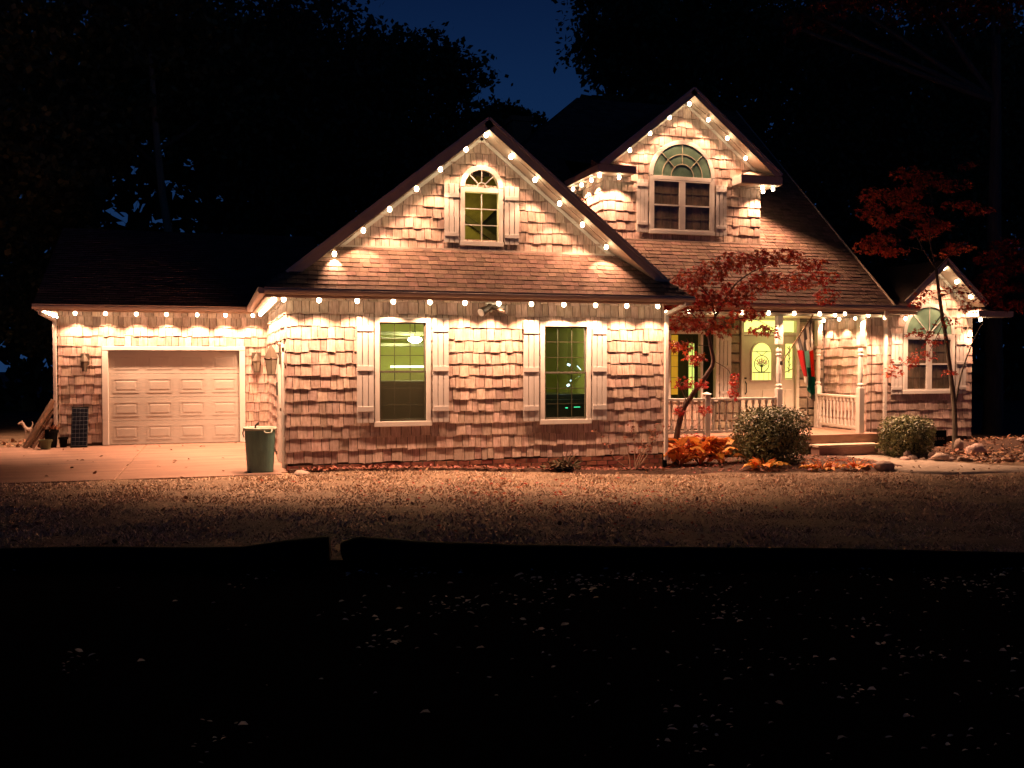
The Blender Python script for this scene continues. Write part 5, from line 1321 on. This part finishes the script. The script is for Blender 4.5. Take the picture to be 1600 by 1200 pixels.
# black edging tubes at the lawn edge
def edging(label, pts):
    m = MB(); P_ = []; rs_ = []
    for (x, y, z) in pts:
        base = -.15; rr_ = max(.05, (z-base)/2); P_.append((x, y, z-rr_)); rs_.append(rr_)
    n = 14; P2, R2 = [], []
    for i in range(len(P_)-1):
        for k in range(5):
            t = k/5; P2.append(tuple(P_[i][q]*(1-t)+P_[i+1][q]*t for q in range(3))); R2.append((rs_[i]*(1-t)+rs_[i+1]*t)*random.uniform(.985,1.01))
    P2.append(P_[-1]); R2.append(rs_[-1])
    m.tube(P2, R2, n); tag(m.build('edging_log', blackp, None, smooth=True, loc=(pts[0][0], pts[0][1], -.2)), label, 'edging log')
edging('long black edging log along the left front of the lawn', [(-9,12.8,.0),(-3.33,11.04,.02),(-2.1,10.66,.03),(-1.3,10.42,.05),(-.26,10.1,.04),(.23,9.95,.05),(.66,9.82,.115),(.97,9.72,.15),(1.06,9.70,.15)])
edging('long black edging log along the right front of the lawn', [(1.20,9.65,.09),(1.26,9.63,.125),(1.36,9.61,.15),(1.58,9.53,.135),(1.89,9.44,.105),(2.81,9.16,.07),(4.03,8.78,.05),(6.0,8.18,.03),(7.71,7.65,-.01),(9.56,7.09,-.06),(14,5.7,-.1)])

# ================================================================ GRASS, LEAVES
import numpy as np
def blades():
    rn = np.random.default_rng(4); N = 120000
    x = rn.uniform(-9, 20, N*2); t = rn.random(N*2)
    ya = 9.65-.3067*(x-1.2)+.15
    yb = np.where(x < 1.1, 16.40, np.where(x < 8, 16.55-.02*(x-1.15)**2*.58, np.where(x < 12.6, 15.9-.15*(x-8), np.where(x < 16, 14.45+.05*(x-12.6), 15.0))))
    y = ya+(yb-ya)*t
    x, y = x[:N], y[:N]
    tt = np.clip((x-2)/6.5, 0, 1); tt = tt*tt*(3-2*tt); s = np.clip((y-8)/5, 0, 1)
    z = -.2*tt*s-.12*(1-s)-.012
    # wider tufts (three points), leaning randomly; patchy heights
    patch = .55+.45*np.sin(x*1.7+np.sin(y*2.3))*np.sin(y*2.1+x*.6)
    h = rn.uniform(.018,.05, N)*(.65+.5*patch); w = rn.uniform(.006,.016, N); a = rn.uniform(0, 2*np.pi, N)
    lx, ly = rn.normal(0, .03, N), rn.normal(0, .03, N)
    v = np.empty((N,3,3)); c, sn = np.cos(a)*w, np.sin(a)*w
    v[:,0] = np.stack([x-c, y-sn, z], 1); v[:,1] = np.stack([x+c, y+sn, z], 1); v[:,2] = np.stack([x+lx, y+ly, z+h], 1)
    me = bpy.data.meshes.new('grass'); me.vertices.add(N*3); me.vertices.foreach_set('co', v.reshape(-1))
    me.loops.add(N*3); me.loops.foreach_set('vertex_index', np.arange(N*3, dtype=np.int32))
    me.polygons.add(N); me.polygons.foreach_set('loop_start', np.arange(0, N*3, 3, dtype=np.int32)); me.polygons.foreach_set('loop_total', np.full(N, 3, dtype=np.int32))
    me.materials.append(grass_m); me.update(); me.validate()
    o = bpy.data.objects.new('grass', me); setup(o, None)
    tag(o, 'short dry tan grass covering the lawn in front of the house', 'grass', kind='stuff')
blades()
r = random.Random(91)
def lit(name, label, mat, gen, n, size):
    m = MB()
    for k in range(n):
        x, y, z = gen(r); s = size*r.uniform(.5,1.3); leafmesh(m, (x,y,z+.01), s, s*.6, (r.uniform(-1,1),r.uniform(-1,1),r.uniform(-.1,.35)), (r.uniform(-.6,.6),r.uniform(-.6,.6),1), r.uniform(-.6,.8))
    tag(m.build(name, mat, None), label, 'leaves', kind='stuff')
def g1(r):
    x = r.uniform(-8,18); y0 = edgey(x)+.3; y = r.uniform(y0, 16.4 if x < 8 else 15.0); return (x, y, gz(x,y)+.02)
lit('fallen_leaves', 'fallen leaves scattered over the lawn', litter_m, g1, 900, .07)
def g1b(r):
    x = r.gauss(4.6,1.6); y = r.gauss(13.2,1.2); y = max(y, edgey(x)+.3); return (x, min(y,16.3), gz(x,y)+.02)
lit('fallen_leaves', 'reddish fallen leaves in the middle of the lawn', rustleaf, g1b, 350, .06)
def g2(r):
    x = r.uniform(1.3,12.6); y = r.uniform(16.4,16.68) if x < 8.2 else r.uniform(15.5,18.0); return (x, y, gz(x,y)+.05)
lit('leaf_litter', 'red and brown leaf litter in the bed along the house', M('bed_leaf',(.34,.12,.08),.7,col2=(.2,.07,.05),nscale=8,hue=.5), g2, 1500, .07)
def g3(r):
    x = r.uniform(14.6,21); y = r.uniform(15.3,18.2); return (x, y, gz(x,y)+.05+.18*min(1,(y-15.2)/1.3)*min(1,(x-13.9)/3))
lit('leaf_litter', 'rusty leaf litter covering the raised bed at the right', litter_m, g3, 2200, .10)
def g4(r): return (r.uniform(-8,1.0), r.uniform(16.6,22.9), .014)
lit('fallen_leaves', 'few dark leaves fallen on the driveway', M('dark_leaf',(.13,.06,.035),.8), g4, 60, .07)
def g5(r): return (r.uniform(-8,-3.6), r.uniform(22.9,25), .03)
lit('leaf_litter', 'pinkish leaf litter left of the garage', litter_m, g5, 500, .10)
def g6(r):
    while True:
        x = r.uniform(-2.5,12); d_ = abs(r.gauss(0,1)); y = edgey(x)-.22-r.random()**1.25*4.9
        # leaves gather towards the right and the middle
        if r.random() < (.08 if x < 0 else .30 if x < 1.6 else 1.0): return (x, y, -.137)
m = MB()
cl_ = [g6(r) for _ in range(70)]
for k in range(1500):
    x, y, z = g6(r)
    if k % 5 < 3: q_ = cl_[int(len(cl_)*r.random())]; x, y = q_[0]+r.gauss(0,.10), min(q_[1]+r.gauss(0,.14), edgey(q_[0])-.2)
    s = r.uniform(.018,.07)*(1 if k % 4 == 0 else .6)
    leafmesh(m, (x,y,z+.003), s, s*r.uniform(.2,.45), (r.choice((-1,1)),r.uniform(-.4,.4),r.uniform(-.05,.55)), (r.uniform(-.5,.5),1.0,r.uniform(-.1,.7)), r.uniform(.2,1.1))
tag(m.build('fallen_leaves', paleleaf, None), 'pale curled leaves scattered on the dark road', 'leaves', kind='stuff')
def g7(r):
    i = r.randrange(len(cen)-1); t = r.random(); u_ = r.random()
    a = [cen[i][0][q]*(1-t)+cen[i+1][0][q]*t for q in (0,1)]; b = [cen[i][1][q]*(1-t)+cen[i+1][1][q]*t for q in (0,1)]
    x = a[0]*(1-u_)+b[0]*u_; y = a[1]*(1-u_)+b[1]*u_; return (x, y, gz(x,y)+.03)
lit('fallen_leaves', 'scattered brown leaves on the path', MATS['dark_leaf'], g7, 50, .06)

# ================================================================ BACKGROUND TREES
def tree(label, base, h, blobs, n, leaf, mat, seed, trunk_r=.28, lean=(0,0)):
    n = int(n*1.7); leaf *= 1.18
    r = random.Random(seed); t = thing('tree', label, 'tree', base, 'tall dark trees behind the house'); bx, by, bz = base
    m = MB(); top = Vector((bx+lean[0], by+lean[1], bz+h*.72))
    limb(m, [(bx,by,bz-.6),(bx+lean[0]*.2,by,bz+h*.22),(bx+lean[0]*.7,by+lean[1]*.5,bz+h*.45),top], trunk_r, trunk_r*.35, r, 10)
    m.build('trunk', M('lit_bark',(.36,.27,.18),.9,var=.4,nscale=4,stretch=(3,3,.4),bump=.5) if seed == 203 else darkbark, t, smooth=True)  # lighter bark copy paints the light falling on this one trunk
    m = MB(); b = MB(); tot = sum(q[3]*q[4]*q[5] for q in blobs)
    for (x, y, z, rx, ry, rz_) in blobs:
        z0 = min(bz+h*.6, max(bz+h*.3, z-rz_)); f = (z0-bz)/(h*.72)
        st_ = Vector((bx+lean[0]*f, by+lean[1]*f, z0)); limb(b, [st_, (st_+Vector((x,y,z)))/2+Vector((0,0,-.1*rz_)), (x,y,z)], trunk_r*.35, .04, r, 6)
        k_ = int(n*rx*ry*rz_/tot)
        # leaf clumps give light and dark masses
        cl = [(rv(r)*r.random()**.33) for _ in range(max(6, k_//45))]
        for c_ in cl: b.tube([(x,y,z), (x+c_.x*rx*.9, y+c_.y*ry*.9, z+c_.z*rz_*.9)], [.035,.008], 4, cap=False)
        for k in range(k_):
            c_ = r.choice(cl); g_ = Vector((r.gauss(0,.16), r.gauss(0,.16), r.gauss(0,.11)))
            p = Vector((x+(c_.x+g_.x)*rx, y+(c_.y+g_.y)*ry, z+(c_.z+g_.z)*rz_)); d = rv(r); s = d.cross(rv(r)).normalized(); L_ = leaf*r.uniform(.6,1.4)
            m.add([p, p+d*L_*.5+s*L_*.33, p+d*L_, p+d*L_*.5-s*L_*.33], [(0,1,2,3)])
    b.build('branches', darkbark, t); m.build('crown', mat, t)
    return t
tree('tallest dark tree left of the sky gap whose rounded crown stands over the left gable', (6.0,36,0), 15, [(5.6,36,11.5,3.2,2.5,2.9),(8.6,36,11.2,2.4,2.2,2.2),(7.4,36.4,13.0,1.9,2,1.5),(6.2,35.5,8.6,3,2.4,2.4),(9.8,36,9.6,1.9,2,1.8),(3.0,36,10.5,2.2,2.4,3)], 15000, .20, oakleaf, 201)
tree('dark tree with a russet crown above the middle of the garage roof', (2.2,33,0), 14, [(2.2,33,11.8,3.2,2.5,2.6),(3.8,33,8.4,2.6,2.2,2.2),(.6,33,9.5,2.4,2.2,2.6),(2.0,33,6.8,2.6,2,1.8)], 12000, .20, oakleaf2, 202)
tree('leaning tree with a trunk painted as lit behind the garage roof at the left', (-.8,30,0), 15, [(-1.9,30.5,12.0,2.6,2.2,2.4),(-3.0,31,9.3,2.0,2,1.8),(.3,31.5,10.3,1.9,1.8,2.2)], 8000, .19, oakleaf, 203, .2, (-1.0,0))
tree('dark tree at the left edge beyond the garage', (-6.6,29,0), 14, [(-6.5,29,10.5,2.8,2.3,2.6),(-7.5,29,7.0,2.4,2,2.2),(-4.8,30,7.6,2.0,2,2.0)], 10000, .18, oakleaf, 204)
tree('slim tree showing blue dusk through its low branches left of the garage', (-4.6,33,0), 9, [(-4.9,33,5.6,1.6,1.6,1.5),(-5.6,33,3.6,1.5,1.4,1.4),(-3.6,33,4.2,1.3,1.4,1.3)], 3600, .15, oakleaf, 205, .12)
tree('small round crowned tree at the right foot of the sky gap', (11.4,38,0), 12.5, [(11.0,38,11.3,1.4,1.4,1.0),(11.9,38,11.6,1.0,1.2,.8),(10.4,38,9.9,1.9,1.6,1.4)], 6000, .18, oakleaf, 206)
tree('tall dark tree right of the sky gap above the dormer', (17.2,34,0), 18, [(15.6,34,14.6,3.0,2.5,2.4),(18.0,34,12.2,2.8,2.4,2.4),(14.6,34,13.6,1.5,1.8,1.4),(17.0,34,10.0,2.8,2.2,2.0),(19.6,34,15.2,2.8,2.4,2.4),(14.2,34,15.9,1.5,1.8,1.3)], 14000, .19, oakleaf, 207)
tree('dark tree above the right end of the main roof', (22.5,32,0), 17, [(22.6,32,13.6,3.2,2.5,3.0),(21.6,32,9.6,2.6,2.4,2.4),(24.6,32,10.4,2.6,2.4,2.6),(22.8,32,6.6,2.6,2,2.0)], 13000, .19, oakleaf2, 208)
tree('dark tree behind the rusty maple crown', (27.5,31,0), 17, [(27.6,31,13.2,3.0,2.5,3.2),(26.6,31,9.0,2.6,2.2,2.6),(29.4,31,9.8,2.6,2.2,2.8),(27.0,31,5.6,2.6,2,2.2)], 13000, .19, oakleaf, 209)
tree('dark tree at the far right edge of the yard', (32.5,31,0), 17, [(32.4,31,13.0,3.0,2.5,3.4),(31.6,31,8.4,2.6,2.2,3),(34.4,31,9.0,2.6,2.2,3),(32.4,31,4.4,2.6,2,2.2)], 12000, .19, oakleaf2, 210)
tree('red leaved tree reaching over the top right corner', (20.5,21.5,0), 15, [(15.0,22,10.94,.6,.8,.25),(15.6,22,10.75,.5,.8,.25),(16.3,22,11.3,.8,.9,.3),(18.6,22,11.8,1.4,1.2,.8),(20.8,22,12.2,1.6,1.4,.9),(14.4,22,10.6,.4,.6,.2)], 2600, .13, rustleaf, 211)
# far wood closing the horizon
m = MB(); r = random.Random(301)
for k in range(42000):
    x = r.uniform(-45,70); z = r.random()**.8*(16.5 if x < 8.5 else 11.5 if x < 18.5 else 20); y = 46+r.uniform(-3,3)
    p = Vector((x,y,z)); d = rv(r); s = d.cross(rv(r)).normalized(); L_ = r.uniform(.5,1.1)
    m.add([p, p+d*L_*.5+s*L_*.35, p+d*L_, p+d*L_*.5-s*L_*.35], [(0,1,2,3)])
for k in range(16000):
    x = r.uniform(-45,75); z = r.uniform(-.5,6); y = 41+r.uniform(-2,2)
    p = Vector((x,y,z)); d = rv(r); s = d.cross(rv(r)).normalized(); L_ = r.uniform(.4,.9)
    m.add([p, p+d*L_*.5+s*L_*.35, p+d*L_, p+d*L_*.5-s*L_*.35], [(0,1,2,3)])
tag(m.build('distant_wood', oakleaf, None), 'far dark wood closing the horizon behind the trees', 'wood', kind='stuff')
